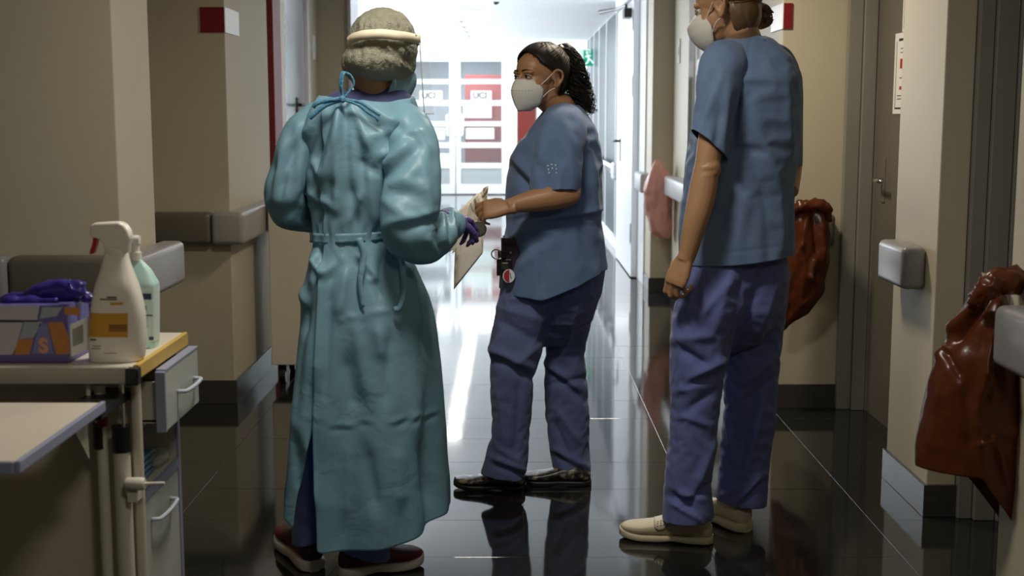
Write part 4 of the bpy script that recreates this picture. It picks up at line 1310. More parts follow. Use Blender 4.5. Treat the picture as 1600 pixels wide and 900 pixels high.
core = MB().tube(pt, [q * .72 for q in pr], 18)
sculpt(core, [], .012, (38, 38, 38), 4)
pony = obj('ponytail', core, HAIRD, p2, smooth=True)
rn = random.Random(12)
cu = MB()
for k in range(330):
    a = rn.uniform(0, 2 * PI); rr = rn.uniform(.6, 1.02) ; end = rn.uniform(.55, 1.12)
    hr = rn.uniform(.005, .015); wl = rn.uniform(3.5, 7); ph = rn.uniform(0, 6.28)
    pts = []
    m_ = 26
    st_ = rn.uniform(0, .5)
    for t in range(m_):
        f = st_ + (end - st_) * t / (m_ - 1)
        g = min(f, 1) * 23
        i = min(22, int(g)); q = pt[i].lerp(pt[i + 1], g - i)
        R_ = pr[i] + (pr[i + 1] - pr[i]) * (g - i)
        if f > 1: q = q + Vector((.10, 0, -.20)) * (f - 1); R_ = max(R_, .02)
        hr_ = hr * (.35 + .9 * f)
        q = q + Vector((math.cos(a), math.sin(a), 0)) * R_ * rr
        q = q + Vector((math.cos(ph + wl * 6.28 * f), math.sin(ph + wl * 6.28 * f), .3 * math.cos(ph + wl * 6.28 * f))) * hr_
        pts.append(q)
    cu.tube(pts, .0011, 4, False)
o = obj('curls', cu, HAIRD, pony, smooth=True, fixn=False); o['kind'] = 'stuff'
obj('hair_tie', MB().tube([P(872, 83, YP - .012), P(880, 79, YP - .005)], .026, 16), BLACKP, pony, smooth=True)
obj('hair_clip', MB().ell(P(875, 80, YP - .045), (.006, .004, .009)), CHROME, pony, smooth=True)
# scrub top
hem2 = lin((770, 447), (790, 450), (846, 456), (948, 415), (960, 412))
top2 = lambda px, fr=True: 161 + (4 if fr else 0)
ty = garment(st2, 4.69, 100, 76, top2, hem2)
str2 = [(797, 258, 836, 302, 8, -.014), (806, 250, 845, 290, 8, .008), (886, 178, 905, 290, 7, -.010), (897, 190, 915, 300, 9, .006),
        (835, 352, 942, 335, 6, -.008), (850, 343, 938, 327, 6, .007), (800, 345, 860, 330, 6, -.006), (795, 372, 850, 352, 7, .005), (800, 400, 850, 372, 8, -.005), (810, 420, 838, 395, 7, .005),
        (846, 398, 846, 452, 3, -.006), (842, 405, 840, 452, 4, .003), (870, 360, 900, 440, 9, .004), (905, 350, 930, 415, 10, -.005), (820, 215, 800, 250, 8, .005), (925, 250, 930, 330, 8, .005), (862, 345, 930, 352, 5, -.004)]
sculpt(ty, str2, .007, (6, 6, 4), 3, True, .004, .003, GAIN)
slv = tubegrid([P(880, 186, 4.625), P(879, 205, 4.545), P(873, 240, 4.495), P(869, 270, 4.475), P(866, 301, 4.46)], [(.075, .06), (.082, .075), (.084, .072), (.085, .066), (.083, .062)], 44, 34, up=(1, 0, 0))
# slant the sleeve hem: lower at the front
V = np.array(slv.v)
t_ = np.repeat(np.linspace(0, 1, 34), 44)
px_, py_ = project(V)
V[:, 2] += -.022 * np.clip((852 - px_) / 30, -1.4, 1.2) * 0.45 * t_ ** 3
slv.v = [tuple(p) for p in V]
sculpt(slv, [(853, 200, 838, 290, 8, .006), (868, 215, 860, 295, 7, -.006), (890, 205, 893, 285, 8, .005), (842, 250, 858, 298, 6, -.006), (880, 255, 872, 298, 5, .004)], .006, (9, 9, 5), 8, True, .003, .002, GAIN)
top2o = obj('scrub_top', join(ty, slv), SCRUB, p2, smooth=True)
settle(top2o, lambda px, py, V: .24 + .5 * np.exp(-((py - 165) / 25) ** 2), slack=.026, bend=10, grav=.25, frames=14, solid=.002)
slf = tubegrid([P(880, 190, 4.76), P(880, 215, 4.86), P(868, 260, 4.90), P(858, 300, 4.90)], [.075, .078, .075, .075], 36, 24)
obj('sleeve', slf, SCRUB, p2, smooth=True, solid=.0025)
# six small dots printed on the sleeve
DOT = mat('print_pale_dot', (0.55, 0.60, 0.66), 0.6, vary=0.03)
def surface_at(o, px, py):
    """point and normal of a garment's visible surface at a picture position"""
    ev = o.evaluated_get(bpy.context.evaluated_depsgraph_get())
    A, B = P(px, py, 1.0), P(px, py, 2.0)
    off = wloc(o)
    ok, loc, nor, _ = ev.ray_cast(A - off, (B - A).normalized())
    return (loc + off, nor) if ok else (P(px, py, 4.4), Vector((0, -1, 0)))
for x, y in ((856, 259), (862, 257), (868, 258), (857, 265), (863, 263), (869, 264), (858, 270), (869, 270)):
    q, nr = surface_at(top2o, x, y)
    Mr = nr.to_track_quat('Z', 'Y').to_matrix()
    obj('printed_dot', MB().ell(q + nr * .0002, (.0034, .0034, .0007), Mr, 10, 6), DOT, p2, smooth=True)
# trousers
tr2 = MB()
tr2.loft([ringpx(py, xl, xr, 4.69, b) for py, xl, xr, b in ((400, 797, 940, .165), (425, 792, 943, .175), (450, 784, 938, .172), (475, 780, 928, .155), (500, 780, 915, .125), (522, 790, 895, .085), (540, 820, 875, .04))])
tr2.loft([ringpx(py, xl, xr, Y, b) for py, xl, xr, Y, b in ((420, 792, 880, 4.66, .12), (455, 783, 872, 4.645, .115), (500, 773, 862, 4.63, .108), (545, 765, 848, 4.615, .095), (590, 766, 835, 4.61, .088), (640, 768, 830, 4.61, .085), (690, 767, 827, 4.61, .085), (725, 763, 824, 4.61, .09), (752, 758, 819, 4.61, .095))])
tr2.loft([ringpx(py, xl, xr, Y, b) for py, xl, xr, Y, b in ((420, 852, 944, 4.70, .13), (455, 850, 939, 4.715, .125), (500, 850, 923, 4.74, .112), (550, 852, 913, 4.775, .09), (600, 851, 919, 4.775, .086), (650, 853, 921, 4.775, .085), (700, 858, 922, 4.775, .086), (740, 864, 923, 4.775, .09), (752, 864, 923, 4.775, .09))])
tr2.loft([ringpx(py, xl, xr, 4.60, b) for py, xl, xr, b in ((690, 764, 780, .03), (715, 757, 780, .05), (738, 750, 785, .06), (752, 750, 790, .06))])
tr2 = fuse(tr2, .0095, 8)
sculpt(tr2, [(768, 545, 830, 575, 7, .008), (770, 560, 828, 590, 7, -.008), (782, 480, 845, 500, 9, .006), (780, 500, 840, 535, 9, -.006), (845, 540, 800, 570, 8, .007), (852, 565, 905, 610, 6, .009), (856, 578, 912, 625, 6, -.008), (860, 600, 918, 590, 5, -.006), (870, 640, 905, 690, 6, .006), (866, 660, 890, 715, 5, -.006),
              (775, 600, 790, 700, 7, .005), (812, 590, 805, 720, 8, -.005), (770, 715, 822, 735, 4, .007), (768, 725, 820, 744, 4, -.007), (780, 700, 815, 722, 5, .005), (866, 700, 915, 728, 5, .007), (868, 712, 915, 742, 4, -.006), (795, 640, 800, 690, 6, .004), (850, 455, 790, 470, 6, .004), (868, 470, 845, 545, 7, -.006), (905, 470, 880, 560, 8, .004), (785, 520, 770, 560, 5, .005)], .008, (5, 5, 3), 6, True, .004, .003, GAIN)
tr2 = cut_below(tr2, P(790, 741, 4.6), Vector((-.12, 0, -1)), lambda c: c.z < .3)
settle(obj('trousers', tr2, TROUS, p2, smooth=True), goal=.30, slack=.022, bend=10, grav=.25, frames=14, solid=.002)
def clog_mat():
    m = mat('clog_floral', (0.02, 0.02, 0.02), 0.35, vary=0.2)
    nt = m.node_tree; b = nt.nodes['Principled BSDF']
    tc = [x for x in nt.nodes if x.type == 'TEX_COORD'][0]
    n = nt.nodes.new('ShaderNodeTexNoise'); n.inputs['Scale'].default_value = 38; n.inputs['Detail'].default_value = 3
    nt.links.new(tc.outputs['Object'], n.inputs['Vector'])
    cr = nt.nodes.new('ShaderNodeValToRGB')
    e = cr.color_ramp.elements
    e[0].position = .40; e[0].color = (.008, .008, .009, 1); e[1].position = .74; e[1].color = (.55, .34, .02, 1)
    q = e.new(.52); q.color = (.06, .055, .05, 1); q = e.new(.60); q.color = (.28, .25, .20, 1)
    nt.links.new(n.outputs['Fac'], cr.inputs['Fac']); nt.links.new(cr.outputs['Color'], b.inputs['Base Color'])
    return m
CLOG = clog_mat()
shoe(p2, 'clog', FLR(822, 764), FLR(709, 762), .098, .062, CLOG, BLACKP, 'near black clog with yellow and grey floral print', .022)
shoe(p2, 'clog', FLR(924, 757), FLR(808, 755), .098, .062, CLOG, BLACKP, None, .022)
# mask
MK2 = [(0, -.006, .036, .066, .104), (.12, -.018, .051, .056, .114), (.38, -.044, .064, .036, .126), (.42, -.048, .064, .035, .127), (.8, -.094, .048, .038, .116), (1, -.120, .018, .058, .102)]
mk2, rows2 = mask(p2, 'face_mask', L2, S2, MASKW, MK2, ridge=1.45)
lp = lambda pts: smoothpath([L2(Vector(p) * S2) for p in pts], 16)
for k in (-1, 1):
    obj('ear_loop', MB().tube(lp([(k * .052, .046, -.034), (k * .070, .022, -.008), (k * .0815, .006, .012), (k * .0865, -.006, .026)]), .0019, 6).tube(lp([(k * .053, .040, -.078), (k * .070, .014, -.050), (k * .080, -.014, -.036), (k * .088, -.030, -.012)]), .0019, 6), LOOP, mk2, smooth=True)
PRG = mat('print_grey_small', (0.30, 0.29, 0.27), 0.6, vary=0.05)
for k in range(9):
    q = -0.62 + .115 * k * .8
    z = -.047 + .006 * (k / 8)
    z_, hw, ye, yc = interp(MK2, .42 - .03 * k / 8)
    y = ye + (yc - ye) * (1 - abs(q) ** 1.45)
    obj('printed_mark', MB().ell(L2(Vector((hw * math.sin(q * PI / 2), y, z_))), (.0021, .0021, .0012), M2, 8, 5), PRG, mk2)
# waist pouch with pens, clip, badge
YB = 4.545
pk = thing('belt_pouch', P(792, 440, YB), 'dark printed pouch with pens, clip and red badge at the middle person\'s hip', 'pouch')
def fr_box(nm, x0, y0, x1, y1, m, Y=YB, th=.02, bev=.003, par=pk):
    A, B = P(x0, y1, Y), P(x1, y0, Y)
    return obj(nm, tobox((A.x, Y, A.z), (B.x, Y + th, B.z)), m, par, bevel=bev)
POUCHM = mat('pouch_print', (0.055, 0.03, 0.06), 0.5, vary=0.6, vscale=90)
fr_box('pouch', 783, 372, 812, 432, POUCHM, YB, .025)
fr_box('black_flap', 776, 405, 800, 431, BLACKP, YB - .012, .012)
fr_box('black_band', 785, 379, 806, 384, BLACKP, YB - .006, .006, .001)
fr_box('clip_block', 778, 392, 790, 403, BLACKP, YB - .022, .012, .002)
A = P(775, 397, YB - .02)
obj('ring', MB().tube([A + Vector((.016 * math.cos(2 * PI * k / 24), 0, .016 * math.sin(2 * PI * k / 24))) for k in range(25)], .0024, 8, False), CHROME, pk, smooth=True)
for k, x in enumerate((788, 795, 803)):
    a, b = P(x - 1, 368 + k, YB + .006), P(x, 392, YB + .006)
    obj('pen', MB().tube([a, b], .0035, 10), (CHROME, WHITEP, BLACKP)[k], pk, smooth=True)
c = P(795, 431, YB - .016)
dsk = lambda cc, r, y0, y1: MB().loft([[Vector((cc.x + r * math.cos(2 * PI * k / 28), y, cc.z + r * 1.12 * math.sin(2 * PI * k / 28))) for k in range(28)] for y in (y0, y1)])
bd = obj('badge', dsk(c, .0215, YB - .022, YB - .013), WHITEP, pk, autosm=.6)
half = [(.020 * math.cos(a), .0225 * math.sin(a)) for a in [PI / 2 + PI * k / 14 for k in range(15)]]
obj('badge_red', MB().prism([(x + .003, z) for x, z in half], .0012, (c.x - .001, YB - .0232, c.z), (1, 0, 0), (0, 0, 1), (0, 1, 0)), mat('badge_red', (0.45, 0.04, 0.05), 0.4, vary=0.05), bd)
obj('badge_line', MB().tube([c + Vector((.004, -.0068, .012)), c + Vector((.009, -.0068, -.010))], .0012, 6), INK, bd)
fr_box('reel', 783, 410, 795, 422, mat('reel_dark', (0.04, 0.04, 0.03), 0.3, vary=0.1), YB - .02, .01, .004)
fr_box('stud', 796, 393, 800, 397, CHROME, YB - .005, .005, .001)

# folded papers between the two hands
pp = thing('folded_papers', P(730, 440, 4.42), 'sheaf of folded printed papers passed from hand to hand', 'papers')
def paper_mat():
    m = mat('newsprint', (0.50, 0.46, 0.38), 0.7, vary=0.06)
    nt = m.node_tree; b = nt.nodes['Principled BSDF']
    tc = [x for x in nt.nodes if x.type == 'TEX_COORD'][0]
    mp = nt.nodes.new('ShaderNodeMapping'); mp.inputs['Scale'].default_value = (26, 26, 7); mp.inputs['Rotation'].default_value = (0, .55, 0)
    n = nt.nodes.new('ShaderNodeTexNoise'); n.inputs['Scale'].default_value = 1.6; n.inputs['Detail'].default_value = 6
    nt.links.new(tc.outputs['Object'], mp.inputs['Vector']); nt.links.new(mp.outputs['Vector'], n.inputs['Vector'])
    cr = nt.nodes.new('ShaderNodeValToRGB')
    e = cr.color_ramp.elements
    e[0].position = .36; e[0].color = (.16, .14, .11, 1); e[1].position = .54; e[1].color = (.68, .63, .54, 1)
    nt.links.new(n.outputs['Fac'], cr.inputs['Fac']); nt.links.new(cr.outputs['Color'], b.inputs['Base Color'])
    return m
NEWS = paper_mat()
PAGE = mat('page_plain', (0.68, 0.63, 0.55), 0.7, vary=0.08, vscale=15)
def sheet(quad, Ys, m, nm='sheet', curl=.006, seed=0):
    q = [P(x, y, Y) for (x, y), Y in zip(quad, Ys)]
    rows = []
    nrm = (q[1] - q[0]).cross(q[3] - q[0]).normalized()
    for i in range(13):
        v = i / 12
        a, b = q[0].lerp(q[3], v), q[1].lerp(q[2], v)
        rows.append([a.lerp(b, j / 6) + nrm * curl * math.sin(PI * v) * math.sin(1.5 + seed + 2 * j / 6) for j in range(7)])
    return obj(nm, MB().loft(rows, False, False, closed=False), m, pp, smooth=True, solid=.0012)
sheet([(755, 294), (763, 290), (754, 392), (709, 452)], [4.62, 4.60, 4.36, 4.33], NEWS, curl=.003)
sheet([(735, 318), (759, 292), (753, 395), (709, 450)], [4.50, 4.63, 4.40, 4.35], NEWS, seed=1)
sheet([(729, 322), (755, 296), (748, 372), (706, 396)], [4.53, 4.66, 4.45, 4.42], PAGE, seed=2)
sheet([(716, 330), (748, 300), (742, 372), (702, 394)], [4.55, 4.68, 4.50, 4.46], PAGE, seed=.5)
sheet([(711, 388), (754, 362), (754, 396), (709, 453)], [4.345, 4.345, 4.33, 4.315], NEWS, seed=2.5)
sheet([(715, 398), (752, 370), (755, 393), (712, 446)], [4.335, 4.335, 4.32, 4.305], PAGE, 'sheet', .004, 1.2)

# ================================================================== tall person on the right
p3 = thing('person', (P(1130, 800, 4.12).x, 4.12, 0), 'tall person in blue scrubs with a small hair bun and white clogs, arm hanging', 'person')
O3 = P(1134, 10, 4.10); F3 = (-.85, .50, -.20); S3 = 1.03
st3 = [(54, 1128, 1202, .060), (62, 1121, 1208, .080), (75, 1113, 1221, .115), (95, 1106, 1237, .155), (130, 1097, 1247, .185), (180, 1088, 1248, .185), (240, 1077, 1243, .175), (300, 1069, 1238, .17), (350, 1065, 1239, .17), (408, 1062, 1241, .175)]
b3 = MB()
M3, L3 = head_shapes(b3, O3, F3, S3)
b3.tube([L3((0, -.022, -.03)), L3((0, -.035, -.075)), P(1160, 62, 4.11), P(1165, 90, 4.12)], [.052, .052, .060, .08], 20)
b3.loft([ringpx(py, (xl + xr) / 2 - (xr - xl) * .37, (xl + xr) / 2 + (xr - xl) * .37, 4.12, b * .76) for py, xl, xr, b in st3[1:-2]])
sh3 = P(1128, 110, 3.985); el3 = P(1104, 262, 3.915); wr3 = P(1074, 398, 3.90)
b3.tube(smoothpath([P(1140, 95, 4.04), sh3, P(1117, 190, 3.94), el3], 18), smoothvals([.05, .052, .045, .0375], 18), 18)
b3.tube(smoothpath([el3, P(1098, 300, 3.91), P(1086, 350, 3.90), wr3, P(1070, 408, 3.90)], 20), smoothvals([.0385, .0430, .0370, .0275, .0265], 20), 18)
b3.ell(el3 + Vector((.008, -.004, -.004)), (.037, .038, .040))
b3.tube(smoothpath([P(1218, 95, 4.22), P(1230, 180, 4.31), P(1234, 258, 4.33), P(1230, 300, 4.27)], 14), smoothvals([.05, .047, .042, .038], 14), 14)
hand(b3, P(1071, 402, 3.90), (-.36, -.04, -.92), (.70, .70, -.05), (-.7, .6, .3), 1.0, ((.35, .95, .8), (.45, 1.05, .8), (.55, 1.1, .8), (.85, 1.2, .9)), (.7, .5, .5), .03)
for (a, k, f_, Y) in (((1120, 470), (1085, 610), (1078, 770), 4.05), ((1185, 470), (1172, 610), (1158, 760), 4.20)):
    b3.tube(smoothpath([P(*a, Y), P(*k, Y), P(*f_, Y)], 14), smoothvals([.065, .052, .040], 14), 16)
b3 = fuse(b3, .0036, 5)
eye_dents(b3, L3, S3)
# elbow creases
sculpt(b3, [(1098, 262, 1122, 258, 3, .0014), (1098, 268, 1120, 266, 2.5, -.0016), (1100, 275, 1118, 274, 3, .001)], 0, outward=True)
obj('body', b3, SKIN3, p3, smooth=True)
HAIRB = mat('hair_light_brown', (0.15, 0.09, 0.042), 0.4, spec=0.5, vary=0.4, vscale=60)
HAIRB2 = mat('hair_strand_dark_blond', (0.20, 0.125, 0.055), 0.38, spec=0.5, vary=0.3, vscale=60)
face_parts(p3, L3, M3, S3, (.0, 1, -.1), HAIRB, SKIN3)
YL3 = [(-.075, -.070), (-.055, -.058), (-.03, -.048), (0, -.044), (.018, -.034), (.027, .012), (.036, .036), (.05, .058), (.07, .070), (.09, .074), (.13, .12)]
h3 = hair_cap(p3, L3, M3, S3, HAIRB, YL3, .007)
strands(h3, L3, S3, HAIRB2, (.0, -.105, .005), YL3, 260, .010, .0014, 3)
hair_cap(h3, L3, M3, S3, HAIRB, [(z - .012 * (z < -.05), y + .012) for z, y in NAPE], .008, (0, -.034, -.026), (.064, .064, .070), 'nape_hair')
# low bun: a loop of hair standing off the back of the head
bc = P(1193, 26, 4.16)
rn = random.Random(5)
bun = MB()
for k in range(70):
    rx, rz = .020 + rn.uniform(-.009, .010), .026 + rn.uniform(-.010, .010)
    a0 = rn.uniform(2.2, 3.0); a1 = a0 + rn.uniform(4.2, 5.8)
    cx = bc + Vector((rn.uniform(-.004, .004), rn.uniform(-.014, .014), rn.uniform(-.004, .004)))
    pts = [cx + Vector((rx * math.cos(a0 - (a1 - a0) * t / 13 + PI), .010 * math.sin(2 * t / 13 + k), rz * math.sin(a0 - (a1 - a0) * t / 13))) for t in range(14)]
    bun.tube(pts, .0022, 5, False)
bun.tube([P(1178, 12, 4.14), P(1185, 10, 4.15), P(1196, 12, 4.16)], [.020, .016, .012], 12)
bun.ell(bc + Vector((.004, 0, .002)), (.017, .014, .020))
o = obj('hair_bun', bun, HAIRB, p3, smooth=True, fixn=False)
obj('hair_tie', MB().tube([P(1180, 13, 4.14), P(1185, 12, 4.15)], .019, 14), BLACKP, o, smooth=True)
hem3 = lin((1055, 408), (1085, 407), (1150, 402), (1240, 391), (1250, 390))
top3 = lambda px, fr=True: float(np.interp(px, [1120, 1140, 1165, 1190, 1208], [70, 62, 60, 61, 68]))
ty3 = garment(st3, 4.12, 104, 84, top3, hem3)
sculpt(ty3, [(1158, 200, 1150, 300, 9, -.006), (1160, 85, 1148, 160, 8, .005), (1163, 130, 1152, 220, 6, .010), (1153, 150, 1143, 250, 6, -.012), (1172, 62, 1150, 235, 2.5, -.003), (1172, 150, 1215, 290, 14, .005), (1228, 110, 1236, 240, 8, .005), (1160, 220, 1205, 330, 10, -.005),
             (1136, 245, 1118, 330, 8, .009), (1150, 250, 1128, 360, 8, -.006), (1170, 300, 1150, 390, 10, .006), (1195, 290, 1200, 390, 10, -.006), (1215, 270, 1225, 385, 9, .006), (1100, 390, 1120, 340, 6, .006), (1066, 300, 1064, 380, 5, .004),
             (1085, 398, 1240, 382, 2.2, -.0016)], .007, (6, 6, 3), 11, True, .004, .003, 1.1)
sl3 = tubegrid([P(1137, 84, 4.04), P(1130, 105, 3.985), P(1121, 150, 3.955), P(1115, 190, 3.94), P(1109, 224, 3.925)], [(.066, .050), (.072, .064), (.068, .064), (.062, .060), (.056, .058)], 44, 36, up=(1, 0, 0))
V = np.array(sl3.v); t_ = np.repeat(np.linspace(0, 1, 36), 44); px_, py_ = project(V)
V[:, 2] += -.030 * np.clip((px_ - 1109) / 24, -1.3, 1.2) * t_ ** 4
sl3.v = [tuple(p) for p in V]
sculpt(sl3, [(1128, 110, 1100, 190, 7, .006), (1118, 110, 1093, 200, 6, -.007), (1112, 130, 1090, 212, 5, .006), (1105, 130, 1088, 180, 5, -.005), (1140, 120, 1130, 220, 7, .005), (1126, 170, 1118, 228, 5, -.005), (1088, 212, 1132, 236, 2, -.002)], .005, (9, 9, 5), 18, True, .003, .002, GAIN)
sr3 = tubegrid([P(1192, 84, 4.19), P(1212, 96, 4.235), P(1225, 135, 4.285), P(1228, 190, 4.32), P(1229, 256, 4.33)], [.035, .056, .060, .056, .050], 36, 34, up=(1, 0, 0))
sculpt(sr3, [], .005, (9, 9, 5), 19)
top3o = obj('scrub_top', join(ty3, sl3, sr3), SCRUB3, p3, smooth=True)
settle(top3o, lambda px, py, V: .24 + .5 * np.exp(-((py - 62) / 30) ** 2), slack=.020, bend=10, grav=.25, frames=14, solid=.002)
# collar band
cb = garment(sorted(st3), 4.12, 90, 3, lambda px, f=True: top3(px) - 3.0, lambda px, f=True: top3(px) + 2.2)
obj('collar_band', cb, SCRUB3, p3, smooth=True, solid=.003)
tr3 = MB()
tr3.loft([ringpx(py, xl, xr, 4.12, b) for py, xl, xr, b in ((370, 1085, 1225, .12), (400, 1078, 1230, .130), (440, 1064, 1230, .140), (480, 1060, 1224, .130), (510, 1070, 1205, .10), (535, 1090, 1180, .06), (550, 1115, 1150, .02))])
tr3.loft([ringpx(py, xl, xr, Y, b) for py, xl, xr, Y, b in ((400, 1074, 1180, 4.085, .105), (430, 1064, 1176, 4.065, .11), (480, 1057, 1162, 4.04, .112), (530, 1050, 1143, 4.03, .10), (580, 1049, 1130, 4.03, .095), (640, 1050, 1124, 4.03, .09), (700, 1045, 1118, 4.03, .088), (760, 1039, 1112, 4.03, .088), (800, 1037, 1113, 4.03, .092), (828, 1037, 1113, 4.03, .092))])
tr3.loft([ringpx(py, xl, xr, Y, b) for py, xl, xr, Y, b in ((390, 1130, 1226, 4.15, .11), (430, 1130, 1234, 4.16, .125), (480, 1132, 1227, 4.18, .112), (530, 1131, 1222, 4.21, .095), (580, 1131, 1216, 4.215, .09), (640, 1132, 1212, 4.215, .088), (700, 1127, 1204, 4.215, .086), (760, 1121, 1198, 4.215, .086), (788, 1120, 1196, 4.215, .088), (805, 1120, 1196, 4.215, .088))])
tr3 = fuse(tr3, .0095, 8)
sculpt(tr3, [(1195, 415, 1150, 545, 8, -.010), (1165, 415, 1135, 560, 10, -.006), (1145, 420, 1115, 520, 10, .008), (1108, 420, 1100, 480, 8, .006), (1095, 415, 1085, 470, 6, -.005), (1140, 440, 1100, 490, 8, .007), (1060, 545, 1105, 570, 7, -.009), (1055, 530, 1110, 525, 8, .006), (1080, 590, 1135, 560, 7, .010), (1070, 605, 1130, 585, 6, -.008),
              (1060, 610, 1100, 600, 6, .007), (1075, 640, 1120, 610, 7, -.006), (1062, 650, 1110, 665, 6, .005), (1090, 760, 1116, 690, 7, .008), (1070, 790, 1112, 755, 5, -.008), (1048, 770, 1085, 795, 5, -.007), (1050, 785, 1100, 812, 4, .009), (1060, 770, 1100, 780, 5, .007), (1045, 775, 1105, 815, 3, -.006),
              (1205, 560, 1165, 600, 6, .007), (1210, 590, 1170, 625, 5, -.006), (1195, 620, 1165, 740, 7, .007), (1180, 600, 1155, 730, 7, -.006), (1190, 740, 1150, 785, 4, .008), (1195, 752, 1160, 785, 3, -.007), (1136, 640, 1146, 730, 4, .006), (1150, 760, 1128, 775, 5, .005), (1215, 440, 1180, 540, 9, .005)], .008, (5, 5, 3), 16, True, .004, .003, GAIN)
tr3 = cut_below(tr3, P(1076, 806, 4.03), Vector((.10, 0, -1)), lambda c: c.z < .35 and c.x < P(1117, 780, 4.1).x)
tr3 = cut_below(tr3, P(1158, 783, 4.2), Vector((-.12, 0, -1)), lambda c: c.z < .35 and c.x > P(1117, 780, 4.1).x)
settle(obj('trousers', tr3, TROUS3, p3, smooth=True), goal=.30, slack=.022, bend=10, grav=.25, frames=14, solid=.002)
CREAML = mat('shoe_cream_leather', (0.62, 0.56, 0.40), 0.45, vary=0.06, vscale=14, bump=(40, .002, .2))
CREAMS = mat('shoe_cream_sole', (0.60, 0.54, 0.38), 0.5, vary=0.06)
s3, hl, d_, w_, Ln = shoe(p3, 'shoe', FLR(1114, 848), FLR(968, 838), .100, .085, CREAML, CREAMS, 'cream leather shoe with a dotted strap', .025)
# strap with punched dots
side = -1 if w_.y > 0 else 1
SURF3 = SHOE_SURF[0]
def sp_(s_, a, off):
    return SURF3(s_, a if side < 0 else PI - a, off)
strap = []
for k in range(16):
    a = PI * (.40 + .62 * k / 15)
    tap = 1 if k < 12 else math.sqrt(max(.05, 1 - ((k - 11) / 4.3) ** 2))
    strap.append([sp_(.57 - .03 * k / 15 + .070 * f * tap, a, .0034) for f in (-1, -.5, 0, .5, 1)])
so = obj('strap', MB().loft(strap, False, False, closed=False), CREAML, s3, smooth=True, solid=.0022)
for i in range(3):
    for j in range(3):
        obj('punched_dot', MB().ell(sp_(.545 + (j - 1) * .034, PI * (.72 + .085 * i), .0032), (.0022, .0022, .0022), None, 8, 6), mat('shoe_dot', (0.06, 0.06, 0.06), 0.5, vary=0.05), so)
shoe(p3, 'shoe', FLR(1168, 832), FLR(1085, 800), .100, .092, CREAML, CREAMS, None, .032)
mk3, _ = mask(p3, 'face_mask', L3, S3, MASKW, [(0, -.006, .030, .070, .104), (.12, -.018, .050, .056, .118), (.36, -.042, .062, .038, .136), (.55, -.060, .063, .032, .134), (.8, -.095, .052, .036, .116), (1, -.126, .024, .052, .084)], ridge=1.4)
lp = lambda pts: smoothpath([L3(Vector(p) * S3) for p in pts], 16)
for k in (-1, 1):
    obj('ear_loop', MB().tube(lp([(k * .054, .046, -.028), (k * .070, .022, -.004), (k * .0815, .006, .014), (k * .0865, -.006, .028)]), .0021, 6).tube(lp([(k * .053, .040, -.082), (k * .070, .014, -.052), (k * .080, -.014, -.037), (k * .088, -.030, -.012)]), .0021, 6), LOOP, mk3, smooth=True)

# ================================================================== gowned person on the left
p1 = thing('person', (P(570, 880, 3.8).x, 3.8, 0), 'person seen from behind in a pale blue disposable gown, hair cap and face shield', 'person')
O1 = P(599, 87, 3.80); F1 = (.77, .60, -.36); S1 = 1.0
st1 = [(138, 512, 640, .055), (148, 500, 646, .075), (162, 488, 652, .10), (185, 478, 656, .128), (220, 475, 658, .142), (260, 476, 652, .145), (300, 480, 642, .140), (340, 486, 628, .132), (368, 490, 618, .128), (385, 488, 626, .135), (420, 480, 648, .155), (470, 471, 668, .175), (530, 465, 681, .19), (600, 458, 687, .20), (700, 450, 691, .21), (760, 443, 696, .215), (832, 438, 700, .22)]
b1 = MB()
M1, L1 = head_shapes(b1, O1, F1, S1)
b1.tube([L1((0, -.022, -.03)), L1((0, -.032, -.07)), P(590, 150, 3.80), P(578, 178, 3.80)], [.054, .054, .062, .09], 20)
b1.loft([ringpx(py, (xl + xr) / 2 - (xr - xl) * .36, (xl + xr) / 2 + (xr - xl) * .36, 3.80, b * .72) for py, xl, xr, b in st1[2:12]])
lsh, lel = P(487, 195, 3.80), P(442, 310, 3.78)
b1.tube(smoothpath([P(505, 185, 3.80), lsh, P(462, 255, 3.78), lel], 14), smoothvals([.045, .048, .042, .038], 14), 14)
b1.tube(smoothpath([lel, P(470, 330, 3.90), P(510, 335, 4.02)], 12), smoothvals([.038, .034, .026], 12), 14)
rsh, rel, rwr = P(640, 200, 3.78), P(640, 366, 3.62), P(698, 346, 3.86)
b1.tube(smoothpath([P(625, 190, 3.79), rsh, P(644, 280, 3.67), rel], 14), smoothvals([.045, .048, .043, .040], 14), 14)
b1.ell(rel, (.040, .040, .040))
b1.tube(smoothpath([rel, P(672, 362, 3.72), rwr], 12), smoothvals([.040, .037, .026], 12), 14)
for (a, k, f_, Y) in (((530, 500), (505, 660), (487, 820), 3.82), ((610, 500), (590, 660), (572, 850), 3.76)):
    b1.tube(smoothpath([P(*a, Y), P(*k, Y), P(*f_, Y)], 14), smoothvals([.07, .052, .040], 14), 16)
b1 = fuse(b1, .0042, 5)
eye_dents(b1, L1, S1)
obj('body', b1, SKIN, p1, smooth=True)
face_parts(p1, L1, M1, S1, (.2, 1, 0), HAIRD, SKIN)
GOWN = film_mat('gown_film', (0.335, 0.575, 0.69), (0.36, 0.64, 0.75), 0.41, 0.14, 0.36, 7, 0.010, 0.42, 5)
